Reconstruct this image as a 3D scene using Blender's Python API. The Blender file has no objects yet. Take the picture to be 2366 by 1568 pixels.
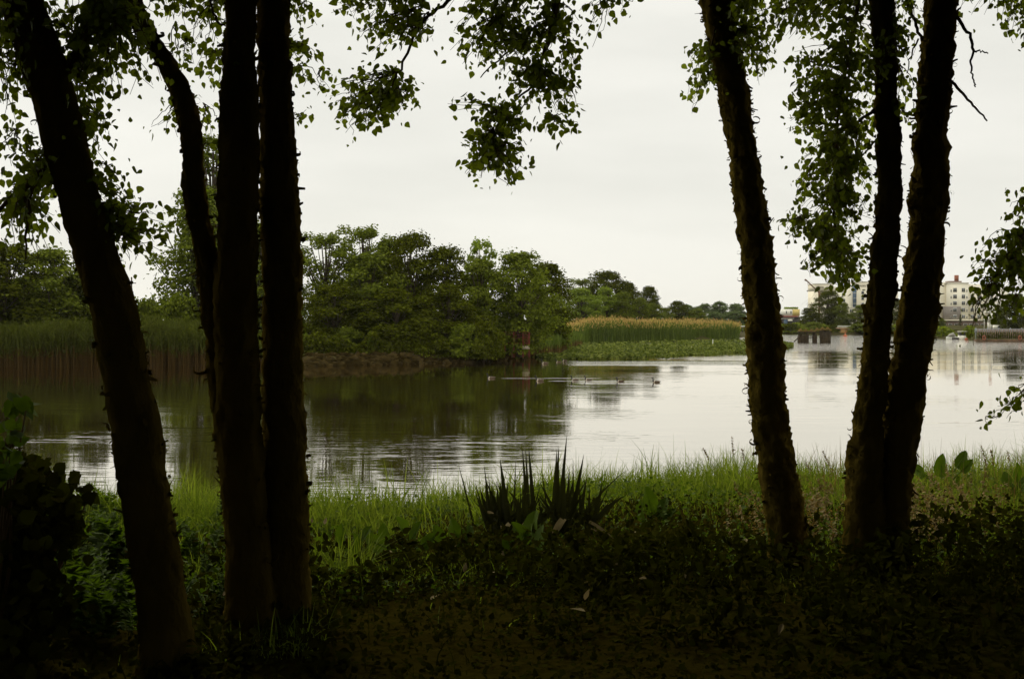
import bpy, math, random
import numpy as np
from mathutils import Vector

# ------------------------------------------------------------------ camera, world, sun
sc = bpy.context.scene
C = sc.collection
F = 2957.5           # focal length in pixels of a 2366 px wide frame
CAMZ = 4.8           # eye height over the water
cam_d = bpy.data.cameras.new('camera')
cam = bpy.data.objects.new('camera', cam_d); C.objects.link(cam)
cam.location = (0, 0, CAMZ); cam.rotation_euler = (math.radians(90), 0, 0)
cam_d.sensor_width = 36; cam_d.lens = 45; cam_d.shift_y = -49/2366
cam_d.clip_start = 0.1; cam_d.clip_end = 6000
sc.camera = cam
sc.view_settings.view_transform = 'Standard'; sc.view_settings.look = 'None'
sc.view_settings.exposure = 0; sc.view_settings.gamma = 1
sc.cycles.max_bounces = 6; sc.cycles.diffuse_bounces = 3; sc.cycles.transmission_bounces = 3
sc.cycles.glossy_bounces = 3; sc.cycles.transparent_max_bounces = 8

SUN_EL, SUN_AZ = math.radians(48), math.radians(-25)   # ahead of the camera, a little to the left
w = bpy.data.worlds.new('World'); sc.world = w; w.use_nodes = True
nt = w.node_tree; nt.nodes.clear()
def N(t, typ, **kw):
    n = t.nodes.new(typ)
    for k, v in kw.items():
        if k == 'inp':
            for a, b in v.items(): n.inputs[a].default_value = b
        else: setattr(n, k, v)
    return n
out = N(nt, 'ShaderNodeOutputWorld'); bg = N(nt, 'ShaderNodeBackground'); bg.inputs[1].default_value = 0.1
sky = N(nt, 'ShaderNodeTexSky', sky_type='NISHITA', sun_disc=False, sun_elevation=SUN_EL, sun_rotation=SUN_AZ)
tc = N(nt, 'ShaderNodeTexCoord'); sep = N(nt, 'ShaderNodeSeparateXYZ'); nt.links.new(tc.outputs['Generated'], sep.inputs[0])
cl = N(nt, 'ShaderNodeTexNoise', inp={'Scale': 2.6, 'Detail': 4.0, 'Roughness': .55})
mp = N(nt, 'ShaderNodeMapping'); mp.inputs['Scale'].default_value = (1, 1, 4.5); mp.inputs['Location'].default_value = (.4, .1, 0)
nt.links.new(tc.outputs['Generated'], mp.inputs[0]); nt.links.new(mp.outputs[0], cl.inputs['Vector'])
ramp = N(nt, 'ShaderNodeValToRGB')
e = ramp.color_ramp.elements; e[0].position = .36; e[0].color = (.815, .805, .735, 1); e[1].position = .62; e[1].color = (.915, .90, .825, 1)
nt.links.new(cl.outputs[0], ramp.inputs[0])
up = N(nt, 'ShaderNodeMapRange', inp={'From Min': .22, 'From Max': .9, 'To Min': 10.5, 'To Max': 22.5}); nt.links.new(sep.outputs[2], up.inputs[0])
lf = N(nt, 'ShaderNodeMapRange', inp={'From Min': -.5, 'From Max': .5, 'To Min': 1.02, 'To Max': .955}); nt.links.new(sep.outputs[0], lf.inputs[0])
m1 = N(nt, 'ShaderNodeMath', operation='MULTIPLY'); nt.links.new(up.outputs[0], m1.inputs[0]); nt.links.new(lf.outputs[0], m1.inputs[1])
vm = N(nt, 'ShaderNodeVectorMath', operation='SCALE'); nt.links.new(ramp.outputs[0], vm.inputs[0]); nt.links.new(m1.outputs[0], vm.inputs['Scale'])
mx = N(nt, 'ShaderNodeMixRGB', inp={'Fac': .95}); nt.links.new(sky.outputs[0], mx.inputs[1]); nt.links.new(vm.outputs[0], mx.inputs[2])
nt.links.new(mx.outputs[0], bg.inputs[0]); nt.links.new(bg.outputs[0], out.inputs[0])

sd = bpy.data.lights.new('sun', 'SUN'); sd.energy = 1.3; sd.angle = math.radians(14); sd.color = (1, .93, .8)
sun = bpy.data.objects.new('sun', sd); C.objects.link(sun)
sv = Vector((math.sin(SUN_AZ)*math.cos(SUN_EL), math.cos(SUN_AZ)*math.cos(SUN_EL), math.sin(SUN_EL)))
sun.rotation_euler = sv.to_track_quat('Z', 'Y').to_euler(); sun.location = (0, 0, 60)

# ------------------------------------------------------------------ helpers
def P(u, v, Y): return np.array(((u-1183)/F*Y, Y, CAMZ-(v-735)/F*Y))      # point seen at (u, v) standing Y metres away
def YW(v): return CAMZ*F/(v-735)                                       # distance of the water seen at row v
def PW(u, v, z=0): Y = (CAMZ-z)*F/(v-735); return np.array(((u-1183)/F*Y, Y, z))

def mesh(name, V, Fs, mats=(), idx=None, smooth=False):
    """V (n,3); Fs (m,k) int array or list of such arrays / lists of tuples"""
    me = bpy.data.meshes.new(name)
    V = np.asarray(V, dtype=np.float32)
    if isinstance(Fs, np.ndarray): Fs = [Fs]
    sizes = []; loops = []
    for f in Fs:
        if isinstance(f, np.ndarray):
            sizes.append(np.full(len(f), f.shape[1], dtype=np.int32)); loops.append(f.reshape(-1).astype(np.int32))
        else:
            for q in f: sizes.append(np.array([len(q)], dtype=np.int32)); loops.append(np.array(q, dtype=np.int32))
    sizes = np.concatenate(sizes); loops = np.concatenate(loops)
    me.vertices.add(len(V)); me.vertices.foreach_set('co', V.reshape(-1))
    me.loops.add(len(loops)); me.loops.foreach_set('vertex_index', loops)
    me.polygons.add(len(sizes)); st = np.concatenate(([0], np.cumsum(sizes)[:-1])).astype(np.int32)
    me.polygons.foreach_set('loop_start', st); me.polygons.foreach_set('loop_total', sizes)
    if smooth: me.polygons.foreach_set('use_smooth', np.ones(len(sizes), dtype=bool))
    for m in mats: me.materials.append(m)
    if idx is not None: me.polygons.foreach_set('material_index', np.asarray(idx, dtype=np.int32))
    me.update(calc_edges=True); me.validate()
    return me

class MB:
    """collects pieces that become ONE mesh"""
    def __init__(s): s.V = []; s.F = []; s.I = []; s.n = 0
    def add(s, V, Fa, mi=0):
        V = np.asarray(V, dtype=float).reshape(-1, 3); Fa = np.asarray(Fa, dtype=np.int64)
        s.V.append(V); s.F.append(Fa+s.n); s.I.append(np.full(len(Fa), mi)); s.n += len(V)
    def box(s, c, d, mi=0, rz=0):
        c = np.array(c, float); h = np.array(d, float)/2
        v = np.array([(x, y, z) for z in (-1, 1) for x, y in ((-1, -1), (1, -1), (1, 1), (-1, 1))])*h
        if rz: a = np.array([[math.cos(rz), -math.sin(rz), 0], [math.sin(rz), math.cos(rz), 0], [0, 0, 1]]); v = v@a.T
        s.add(v+c, [(3, 2, 1, 0), (4, 5, 6, 7), (0, 1, 5, 4), (1, 2, 6, 5), (2, 3, 7, 6), (3, 0, 4, 7)], mi)
    def tube(s, pts, rad, k=6, mi=0):
        pts = np.asarray(pts, float); n = len(pts); rad = np.broadcast_to(np.asarray(rad, float), (n,))
        T = np.gradient(pts, axis=0); T /= np.linalg.norm(T, axis=1)[:, None]+1e-9
        ref = np.array((0.03, 1, 0.02)) if abs(T[:, 1]).mean() < .8 else np.array((1, 0.03, 0.02))
        A = np.cross(T, ref); A /= np.linalg.norm(A, axis=1)[:, None]+1e-9; B = np.cross(T, A)
        a = np.arange(k)/k*2*math.pi
        V = pts[:, None]+rad[:, None, None]*(np.cos(a)[None, :, None]*A[:, None]+np.sin(a)[None, :, None]*B[:, None])
        i = np.arange(n-1)[:, None]*k; j = np.arange(k)[None]; j2 = (j+1) % k
        Fa = np.stack((i+j, i+j2, i+k+j2, i+k+j), -1).reshape(-1, 4)
        b = s.n; s.add(V, Fa, mi)
        s.add(np.array([pts[0], pts[-1]]), np.zeros((0, 4), int), mi)
        c0, c1 = s.n-2, s.n-1; L = b+(n-1)*k
        caps = [(b+(q+1) % k, b+q, c0, c0) for q in range(k)]+[(L+q, L+(q+1) % k, c1, c1) for q in range(k)]
        s.tri = getattr(s, 'tri', []); s.tri += [((a_[0], a_[1], a_[2]), mi) for a_ in caps]
    def build(s, name, mats, parent=None, smooth=False):
        V = np.concatenate(s.V); quads = [f for f in s.F if len(f)]
        idx = np.concatenate(s.I) if s.I else np.zeros(0)
        tri = getattr(s, 'tri', [])
        Fs = []
        for f in quads: Fs.append(f)
        if tri: Fs.append(np.array([t[0] for t in tri])); idx = np.concatenate((idx, [t[1] for t in tri]))
        return obj(name, V, Fs, mats, parent, idx, smooth)

def obj(name, V, Fs, mats, parent=None, idx=None, smooth=False):
    if not isinstance(mats, (list, tuple)): mats = [mats]
    V = np.array(V, float)
    if parent is not None:
        q = parent
        while q is not None: V = V-np.array(q.location); q = q.parent
    o = bpy.data.objects.new(name, mesh(name, V, Fs, mats, idx, smooth)); C.objects.link(o)
    if parent is not None: o.parent = parent
    return o
def tag(o, label=None, cat=None, group=None, kind=None):
    for k, v in (('label', label), ('category', cat), ('group', group), ('kind', kind)):
        if v: o[k] = v
    return o
def empty(name, loc, label, cat, group=None):
    o = bpy.data.objects.new(name, None); C.objects.link(o); o.location = [float(q) for q in loc]
    o.empty_display_size = .3
    return tag(o, label, cat, group)
def copy_tree(o, parent=None):
    c = o.copy(); C.objects.link(c); c.parent = parent
    for ch in list(o.children): copy_tree(ch, c)
    return c

def rotmats(rng, n, zbias=None, spread=1.0):
    """random frames: columns = (side, along, normal)"""
    nrm = rng.normal(size=(n, 3))*spread
    if zbias is not None: nrm = nrm+zbias
    nrm /= np.linalg.norm(nrm, axis=1)[:, None]+1e-9
    t = rng.normal(size=(n, 3)); t -= (t*nrm).sum(1)[:, None]*nrm; t /= np.linalg.norm(t, axis=1)[:, None]+1e-9
    return np.stack((np.cross(t, nrm), t, nrm), -1)
def instance(T, TF, M, pos, scale):
    """template verts T (k,3), faces TF (f,c); M (n,3,3), pos (n,3), scale (n,) or (n,3)"""
    scale = np.asarray(scale, float)
    if scale.ndim == 1: scale = scale[:, None].repeat(3, 1)
    V = np.einsum('nij,nkj->nki', M, T[None]*scale[:, None, :])+pos[:, None]
    Fa = TF[None]+(np.arange(len(pos))*len(T))[:, None, None]
    return V.reshape(-1, 3), Fa.reshape(-1, TF.shape[1])
QUAD = np.array([(-.5, 0, 0), (0, -.5, .08), (.5, 0, 0), (0, .6, .08)]); QUADF = np.array([(0, 1, 2, 3)])
# an ovate, pointed leaf, folded a little along its midrib: side x, along y, tip at y=1
LEAF = np.array([(0, 0, 0), (.30, .16, .05), (.39, .38, .07), (.24, .68, .03), (0, 1, -.06), (-.24, .68, .03), (-.39, .38, .07), (-.30, .16, .05), (0, .4, -.02)])
LEAFF = np.array([(0, 1, 8), (1, 2, 8), (2, 3, 8), (3, 4, 8), (4, 5, 8), (5, 6, 8), (6, 7, 8), (7, 0, 8)])

def sine_noise(seed, n=7, f=1.0):
    r = np.random.default_rng(seed); k = r.normal(size=(n, 2))*f; ph = r.uniform(0, 6.28, n)
    return lambda x, y: sum(np.sin(k[i, 0]*x+k[i, 1]*y+ph[i]) for i in range(n))/n**.5

# ------------------------------------------------------------------ materials
def mat(name, cols, rough=.8, scale=3.0, trans=0.0, bump=0.0, bscale=20.0, island=False, spec=.3, detail=3, coord='Object', tcol=None, stretch=None):
    m = bpy.data.materials.new(name); m.use_nodes = True; t = m.node_tree; t.nodes.clear()
    o = N(t, 'ShaderNodeOutputMaterial'); p = N(t, 'ShaderNodeBsdfPrincipled', inp={'Roughness': rough, 'Specular IOR Level': spec})
    c = N(t, 'ShaderNodeTexCoord'); vec = c.outputs[coord]
    if stretch:
        mpn = N(t, 'ShaderNodeMapping'); mpn.inputs['Scale'].default_value = stretch; t.links.new(vec, mpn.inputs[0]); vec = mpn.outputs[0]
    nz = N(t, 'ShaderNodeTexNoise', inp={'Scale': scale, 'Detail': detail}); t.links.new(vec, nz.inputs['Vector'])
    r = N(t, 'ShaderNodeValToRGB'); el = r.color_ramp.elements
    while len(el) < len(cols): el.new(.5)
    for i, cc in enumerate(cols): el[i].position = .3+.4*i/max(1, len(cols)-1) if not island else .12+.76*i/max(1, len(cols)-1); el[i].color = (*cc, 1)
    if island:
        g = N(t, 'ShaderNodeNewGeometry'); a = N(t, 'ShaderNodeMath', operation='MULTIPLY_ADD', inp={1: .55}); 
        b = N(t, 'ShaderNodeMath', operation='MULTIPLY', inp={1: .5})
        t.links.new(nz.outputs[0], b.inputs[0]); t.links.new(g.outputs['Random Per Island'], a.inputs[0]); t.links.new(b.outputs[0], a.inputs[2])
        t.links.new(a.outputs[0], r.inputs[0])
    else: t.links.new(nz.outputs[0], r.inputs[0])
    t.links.new(r.outputs[0], p.inputs['Base Color'])
    if bump:
        n2 = N(t, 'ShaderNodeTexNoise', inp={'Scale': bscale, 'Detail': 4}); t.links.new(vec, n2.inputs['Vector'])
        bn = N(t, 'ShaderNodeBump', inp={'Strength': 1.0, 'Distance': bump}); t.links.new(n2.outputs[0], bn.inputs['Height']); t.links.new(bn.outputs[0], p.inputs['Normal'])
    if trans:
        tr = N(t, 'ShaderNodeBsdfTranslucent'); ms = N(t, 'ShaderNodeMixShader', inp={0: trans})
        hs = N(t, 'ShaderNodeMixRGB', blend_type='MULTIPLY', inp={'Fac': 1.0, 'Color2': (*(tcol or (1.35, 1.5, .5)), 1)})
        t.links.new(r.outputs[0], hs.inputs[1]); t.links.new(hs.outputs[0], tr.inputs[0])
        t.links.new(p.outputs[0], ms.inputs[1]); t.links.new(tr.outputs[0], ms.inputs[2]); t.links.new(ms.outputs[0], o.inputs[0])
    else: t.links.new(p.outputs[0], o.inputs[0])
    return m
def plain(name, col, rough=.7, var=.15, scale=2.0, spec=.3, bump=0):
    return mat(name, [tuple(x*(1-var) for x in col), tuple(min(1, x*(1+var)) for x in col)], rough, scale, bump=bump, spec=spec)
M = {}
M['bark'] = mat('birch_bark', [(.074, .053, .0072), (.098, .070, .011), (.13, .093, .017)], .95, 5, bump=.012, bscale=45, spec=.0, stretch=(1, 1, .5))
M['twig'] = plain('twig_bark', (.09, .055, .012), .9, spec=.1)
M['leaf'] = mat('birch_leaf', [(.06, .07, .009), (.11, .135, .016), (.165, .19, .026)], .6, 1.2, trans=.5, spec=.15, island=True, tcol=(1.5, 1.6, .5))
M['canopy'] = mat('shade_canopy_leaf', [(.025, .028, .004), (.045, .05, .007)], .8, 1.0, trans=.03, spec=.0, island=True)  # opaque leaf for the unseen crowns added to shade the bank
M['far_leaf_dark'] = mat('dark_tree_leaf', [(.020, .022, .002), (.048, .054, .004), (.095, .11, .009)], .9, .35, trans=.22, spec=.0, island=True)
M['far_leaf'] = mat('tree_leaf', [(.036, .044, .003), (.088, .108, .007), (.16, .19, .016)], .85, .35, trans=.3, spec=.08, island=True)
M['far_leaf_light'] = mat('light_tree_leaf', [(.07, .095, .010), (.14, .185, .018), (.21, .26, .03)], .85, .4, trans=.35, spec=.08, island=True)
M['far_leaf_haze'] = mat('hazed_tree_leaf', [(.05, .072, .026), (.085, .115, .04), (.12, .155, .05)], .9, .3, trans=.2, spec=.05, island=True)  # leaf green paled and blued, distance haze put into the colour
M['far_bark'] = plain('tree_bark', (.05, .036, .02), .9)
M['grass'] = mat('grass_blade', [(.055, .085, .009), (.13, .175, .018), (.25, .29, .04)], .8, 1.1, trans=.5, spec=.1, island=True, tcol=(1.3, 1.35, .7))
M['dry'] = mat('dry_grass', [(.12, .085, .018), (.27, .19, .055)], .8, 1.1, trans=.3, island=True, tcol=(1.2, 1.1, .8))
M['broad'] = mat('broad_leaf', [(.035, .055, .005), (.065, .10, .009), (.10, .145, .014)], .75, 1.4, trans=.35, spec=.1, island=True)
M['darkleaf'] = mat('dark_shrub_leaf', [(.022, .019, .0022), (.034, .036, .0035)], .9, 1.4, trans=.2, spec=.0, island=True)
M['yucca'] = mat('blade_leaf', [(.030, .030, .010), (.052, .052, .018)], .7, 3, spec=.12, trans=.12, island=True, tcol=(1.2, 1.3, .6))
M['straw'] = mat('dead_leaf', [(.12, .09, .035), (.32, .26, .13)], .9, 9, spec=.05, trans=.2, tcol=(1.1, 1, .8))
M['reed'] = mat('reed_blade', [(.045, .058, .009), (.07, .10, .014), (.11, .14, .026)], .8, .15, spec=.1, trans=.3, island=True)
M['reed_brown'] = mat('reed_stem', [(.06, .042, .012), (.12, .075, .022)], .9, .3, trans=.1, spec=.05, island=True)
M['plume'] = mat('reed_plume', [(.26, .16, .055), (.46, .31, .12), (.34, .32, .08)], .95, .12, spec=.05, trans=.35, island=True, tcol=(1.2, 1.05, .7))
M['reed_dark'] = mat('shaded_reed', [(.028, .030, .005), (.045, .052, .008), (.075, .085, .014)], .9, .15, trans=.2, island=True, spec=.0)  # darker copy of the reed colours, shade put into the colour
M['reed_stem_dark'] = mat('shaded_reed_stem', [(.035, .022, .006), (.070, .042, .012)], .9, .3, trans=.1, island=True, spec=.0)  # reed stem brown with shade put into it likewise
M['lily'] = mat('lily_pad', [(.026, .036, .004), (.058, .075, .009), (.15, .165, .035)], .8, .3, trans=.2, island=True, spec=.03)
M['soil'] = mat('bank_soil', [(.018, .014, .0015), (.026, .021, .0025), (.024, .023, .0025)], .95, 1.2, bump=.03, bscale=9, spec=.0)
M['farsoil'] = mat('far_soil', [(.035, .026, .009), (.045, .046, .010)], .95, .3, bump=.05, bscale=2, spec=.05)
M['rock'] = mat('rock', [(.006, .004, .001), (.020, .014, .004), (.050, .036, .013)], .95, .8, bump=.03, bscale=6, island=True, spec=.0)

# ------------------------------------------------------------------ ground, water
def crest(x): return 11.2+.30*x+.25*np.sin(x*.9+.6)+.12*np.sin(x*2.3)
gn = sine_noise(5, 8, .9); gn2 = sine_noise(6, 8, 3.0)
def ground_z(x, y):
    d = y-crest(x)
    base = 3.18+.05*gn(x, y)+.02*gn2(x, y)-.012*np.clip(y-6, 0, 8)*0
    drop = np.where(d > 0, -(.55*d+0*.1)*np.clip(d/1.2, 0, 1), 0)
    rise = np.where(y < -2, (-(y+2))*.12, 0)
    return np.maximum(base+drop+rise, -1.0)
def grid(x0, x1, nx, y0, y1, ny, zf):
    xs = np.linspace(x0, x1, nx); ys = np.linspace(y0, y1, ny); X, Y = np.meshgrid(xs, ys)
    V = np.stack((X, Y, zf(X, Y)), -1).reshape(-1, 3)
    i = np.arange(ny-1)[:, None]*nx+np.arange(nx-1)[None]
    return V, np.stack((i, i+1, i+nx+1, i+nx), -1).reshape(-1, 4)
V, Fa = grid(-45, 45, 361, -30, 26, 225, ground_z)
tag(obj('near_bank', V, Fa, M['soil'], smooth=True), kind='structure')
V, Fa = grid(-3000, 3000, 4, -600, 4000, 4, lambda x, y: x*0-1.2)
tag(obj('ground', V, Fa, M['farsoil']), kind='structure')

def water_mat():
    m = bpy.data.materials.new('river_water'); m.use_nodes = True; t = m.node_tree; t.nodes.clear(); L = t.links.new
    o = N(t, 'ShaderNodeOutputMaterial')
    g = N(t, 'ShaderNodeNewGeometry'); s = N(t, 'ShaderNodeSeparateXYZ'); L(g.outputs['Position'], s.inputs[0])
    def mapped(sc_, noise, **kw):
        mp_ = N(t, 'ShaderNodeMapping'); mp_.inputs['Scale'].default_value = sc_; L(g.outputs['Position'], mp_.inputs[0])
        n = N(t, 'ShaderNodeTexNoise', inp=dict(Scale=1.0, **noise)); L(mp_.outputs[0], n.inputs['Vector']); return n.outputs[0]
    fine = mapped((1.1, 3.2, 1), dict(Detail=2.0, Roughness=.5))
    mid = mapped((.35, 1.0, 1), dict(Detail=2.0, Roughness=.5))
    patch = mapped((.045, .075, 1), dict(Detail=2.0, Roughness=.5))
    pr = N(t, 'ShaderNodeMapRange', interpolation_type='SMOOTHSTEP', inp={'From Min': .40, 'From Max': .62, 'To Min': .22, 'To Max': 1.3}); L(patch, pr.inputs[0])
    def math_(op, a, b=None, c=None):
        n = N(t, 'ShaderNodeMath', operation=op)
        for i, q in enumerate((a, b, c)):
            if q is None: continue
            if isinstance(q, (int, float)): n.inputs[i].default_value = q
            else: L(q, n.inputs[i])
        return n.outputs[0]
    def ss(val, a, b):
        n = N(t, 'ShaderNodeMapRange', interpolation_type='SMOOTHSTEP', inp={'From Min': a, 'From Max': b}); L(val, n.inputs[0]); return n.outputs[0]
    X, Yc = s.outputs[0], s.outputs[1]
    # wind and wakes roughen the water in bands: (x0, x1, yc, half width, edge)
    tot = None
    for x0, x1, yc, hw, slope, amp in WAKES:
        yy = math_('SUBTRACT', Yc, math_('MULTIPLY_ADD', X, slope, yc))
        b = math_('SUBTRACT', 1.0, ss(math_('ABSOLUTE', yy), hw*.6, hw*1.3))
        b = math_('MULTIPLY', b, ss(X, x0, x0+.15*(x1-x0)+.3)); b = math_('MULTIPLY', b, math_('SUBTRACT', 1.0, ss(X, x1-.3*(x1-x0), x1)))
        b = math_('MULTIPLY', b, amp)
        tot = b if tot is None else math_('ADD', tot, b)
    # the sheltered reach in the lee of the far bank is calm; nearer water carries ripples
    near = N(t, 'ShaderNodeMapRange', interpolation_type='SMOOTHSTEP', inp={'From Min': 34, 'From Max': 90, 'To Min': .8, 'To Max': .40}); L(Yc, near.inputs[0])
    amp = math_('MULTIPLY', near.outputs[0], pr.outputs[0]); amp = math_('ADD', amp, tot)
    h = math_('MULTIPLY_ADD', fine, .35, mid)
    h = math_('MULTIPLY', h, amp)
    bn = N(t, 'ShaderNodeBump', inp={'Strength': 1.0, 'Distance': RIP}); L(h, bn.inputs['Height'])
    fr = N(t, 'ShaderNodeFresnel', inp={'IOR': 1.5}); L(bn.outputs[0], fr.inputs['Normal'])
    f2 = math_('POWER', fr.outputs[0], .30)
    gl = N(t, 'ShaderNodeBsdfGlossy', inp={'Roughness': .03, 'Color': (1.0, .965, .905, 1)}); L(bn.outputs[0], gl.inputs['Normal'])
    df = N(t, 'ShaderNodeBsdfDiffuse', inp={'Color': (.026, .015, .003, 1)})
    ms = N(t, 'ShaderNodeMixShader'); L(f2, ms.inputs[0]); L(df.outputs[0], ms.inputs[1]); L(gl.outputs[0], ms.inputs[2]); L(ms.outputs[0], o.inputs[0])
    return m
RIP = .026
WAKES = [  # x0, x1, y at x=0, half width, slope, strength
    (3.2, 32, 137.5, 6.5, 0, 5.0),
    (-1.6, 7.5, 102.6, .42, 0, 5.0),
    (2.4, 9.5, 98.2, .5, 0, 5.0),
    (4.5, 11, 97, 3.0, 0, 1.3),
    (10, 130, 290, 90, 0, 5.0),
]
V, Fa = grid(-900, 900, 2, 8, 900, 2, lambda x, y: x*0)
tag(obj('river_water', V, Fa, water_mat()), kind='structure')

# far land: shores traced along the waterline, banks sloping up
def land(name, shore, back, ztop, slopew=2.0):
    """shore: world xy points of the waterline; back: xy points closing the outline"""
    s = np.array(shore)[:, :2]; b = np.array(back)[:, :2]
    poly = np.concatenate((s, b)); c = poly.mean(0)
    n = len(poly); inner = poly.copy()
    d = np.roll(poly, -1, 0)-np.roll(poly, 1, 0); d /= np.linalg.norm(d, axis=1)[:, None]; nr = np.stack((-d[:, 1], d[:, 0]), -1)
    area = 0.5*np.sum(poly[:, 0]*np.roll(poly[:, 1], -1)-np.roll(poly[:, 0], -1)*poly[:, 1])
    if area < 0: nr = -nr
    inner = poly+nr*slopew
    Vv = np.concatenate((np.c_[poly-nr*1.5, np.full(n, -1.1)], np.c_[inner, np.full(n, ztop)]))
    Fq = [(i, (i+1) % n, n+(i+1) % n, n+i) for i in range(n)]
    return tag(obj(name, Vv, [Fq, [tuple(range(n, 2*n))]], M['farsoil']), kind='structure')
pen = [PW(u, v) for u, v in ((-900, 852), (0, 848), (250, 846), (500, 842), (700, 846), (900, 842), (1080, 838), (1165, 832), (1190, 815), (1230, 800), (1330, 793), (1500, 788), (1640, 786), (1705, 781))]
land('wooded_shore', pen, [(66, 345), (62, 420), (40, 700), (-700, 700), (-500, 140)], .9)
fs = [PW(u, v) for u, v in ((1500, 762), (1690, 766), (1850, 771), (2000, 773), (2120, 779), (2230, 784), (2262, 787), (2600, 787.5), (3400, 788))]
land('far_shore', fs, [(700, 150), (1500, 600), (1500, 2600), (-1500, 2600), (-1500, 1000), (0, 800)], 1.6, 3)

# ------------------------------------------------------------------ foreground birches
def smooth_rand(rng, nz, ns, kz, ks):
    a = rng.normal(size=(nz, ns))
    for _ in range(kz): a[1:-1] = (a[:-2]+a[1:-1]*2+a[2:])/4
    for _ in range(ks): a = (np.roll(a, 1, 1)+a*2+np.roll(a, -1, 1))/4
    return a/(a.std()+1e-9)
def trunk_mesh(name, prof, Y, seed, parent, up, flakes, shag=1.0, dY=0.0, base_v=None):
    """prof: rows (v, left, right) seen at distance Y; continued upward to 'up' = [(v, u, halfwidth)...]"""
    rng = np.random.default_rng(seed)
    pr = [(v, (a+b)/2, (b-a)/2) for v, a, b in prof]
    rows = sorted([(v, u, h) for v, u, h in up]+pr)
    vs = np.array([r[0] for r in rows], float); us = np.array([r[1] for r in rows]); hs = np.array([r[2] for r in rows])
    vv = np.arange(vs[0], vs[-1], .022*F/Y)
    uu = np.interp(vv, vs, us); hh = np.interp(vv, vs, hs)
    for _ in range(14):
        uu[1:-1] = (uu[:-2]+uu[1:-1]*2+uu[2:])/4; hh[1:-1] = (hh[:-2]+hh[1:-1]*2+hh[2:])/4
    k = len(vv); ns = 44
    # distance may change gently with height (the stems lean in depth too)
    Yv = Y+dY*np.clip((vs[-1]-vv)/1500, 0, 1.5)
    cx = (uu-1183)/F*Yv; cz = CAMZ-(vv-735)/F*Yv; R = hh/F*Yv
    a = np.arange(ns)/ns*2*math.pi
    n1 = smooth_rand(rng, k, ns, 30, 12); n2 = smooth_rand(rng, k, ns, 3, 3); n3 = smooth_rand(rng, k, ns, 0, 1)
    rr = R[:, None]*(1+.018*n1)+shag*(.0042*n2+.0034*n3)
    V = np.stack((cx[:, None]+rr*np.cos(a), Yv[:, None]+rr*np.sin(a), cz[:, None]+0*a+shag*.003*n3), -1).reshape(-1, 3)
    i = np.arange(k-1)[:, None]*ns; j = np.arange(ns)[None]; j2 = (j+1) % ns
    Fa = np.stack((i+j, i+j2, i+ns+j2, i+ns+j), -1).reshape(-1, 4)
    # peeling bark: short strips that lift and curl away from the stem
    m = int(flakes*1.5); q = rng.integers(20, k-20, m); an = rng.uniform(0, 2*math.pi, m)
    side = rng.random(m) < .5
    an = np.where(side, rng.normal(0, .35, m)+np.where(rng.random(m) < .5, 0, math.pi), an)
    nrm = np.stack((np.cos(an), np.sin(an), 0*an), -1); rad = R[q]*1.0
    p0 = np.stack((cx[q], Yv[q], cz[q]), -1)+nrm*(rad-.002)[:, None]
    tang = np.stack((-np.sin(an), np.cos(an), 0*an), -1); z = np.array((0, 0, 1.0))
    th = rng.uniform(0, 2*math.pi, m); t = np.cos(th)[:, None]*tang+np.sin(th)[:, None]*z; b = np.cross(nrm, t)
    Ls = (.7+.35*shag)*rng.uniform(.015, .055, m)*np.where(rng.random(m) < .12, 1.9, 1); W = rng.uniform(.005, .030, m); am = np.where(rng.random(m) < .16, rng.uniform(3.5, 6.0, m), rng.uniform(.1, 1.3, m)); Ls = np.where(am > 3, Ls*1.25, Ls*.7)
    S = 9; pts = []; pos = p0.copy()
    for s_ in range(S):
        f = s_/(S-1); wd = W*(1-.55*f); ang = .25+am*f
        pts.append(np.stack((pos-b*wd[:, None]/2, pos+b*wd[:, None]/2), 1))
        pos = pos+(np.cos(ang)[:, None]*t+np.sin(ang)[:, None]*nrm)*(Ls/(S-1))[:, None]
    FV = np.stack(pts, 1).reshape(m, S*2, 3)
    ff = np.array([(2*s_, 2*s_+1, 2*s_+3, 2*s_+2) for s_ in range(S-1)])
    FF = ff[None]+(np.arange(m)*S*2)[:, None, None]+len(V)
    return obj(name, np.concatenate((V, FV.reshape(-1, 3))), [Fa, FF.reshape(-1, 4)], M['bark'], parent, smooth=True)

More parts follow.
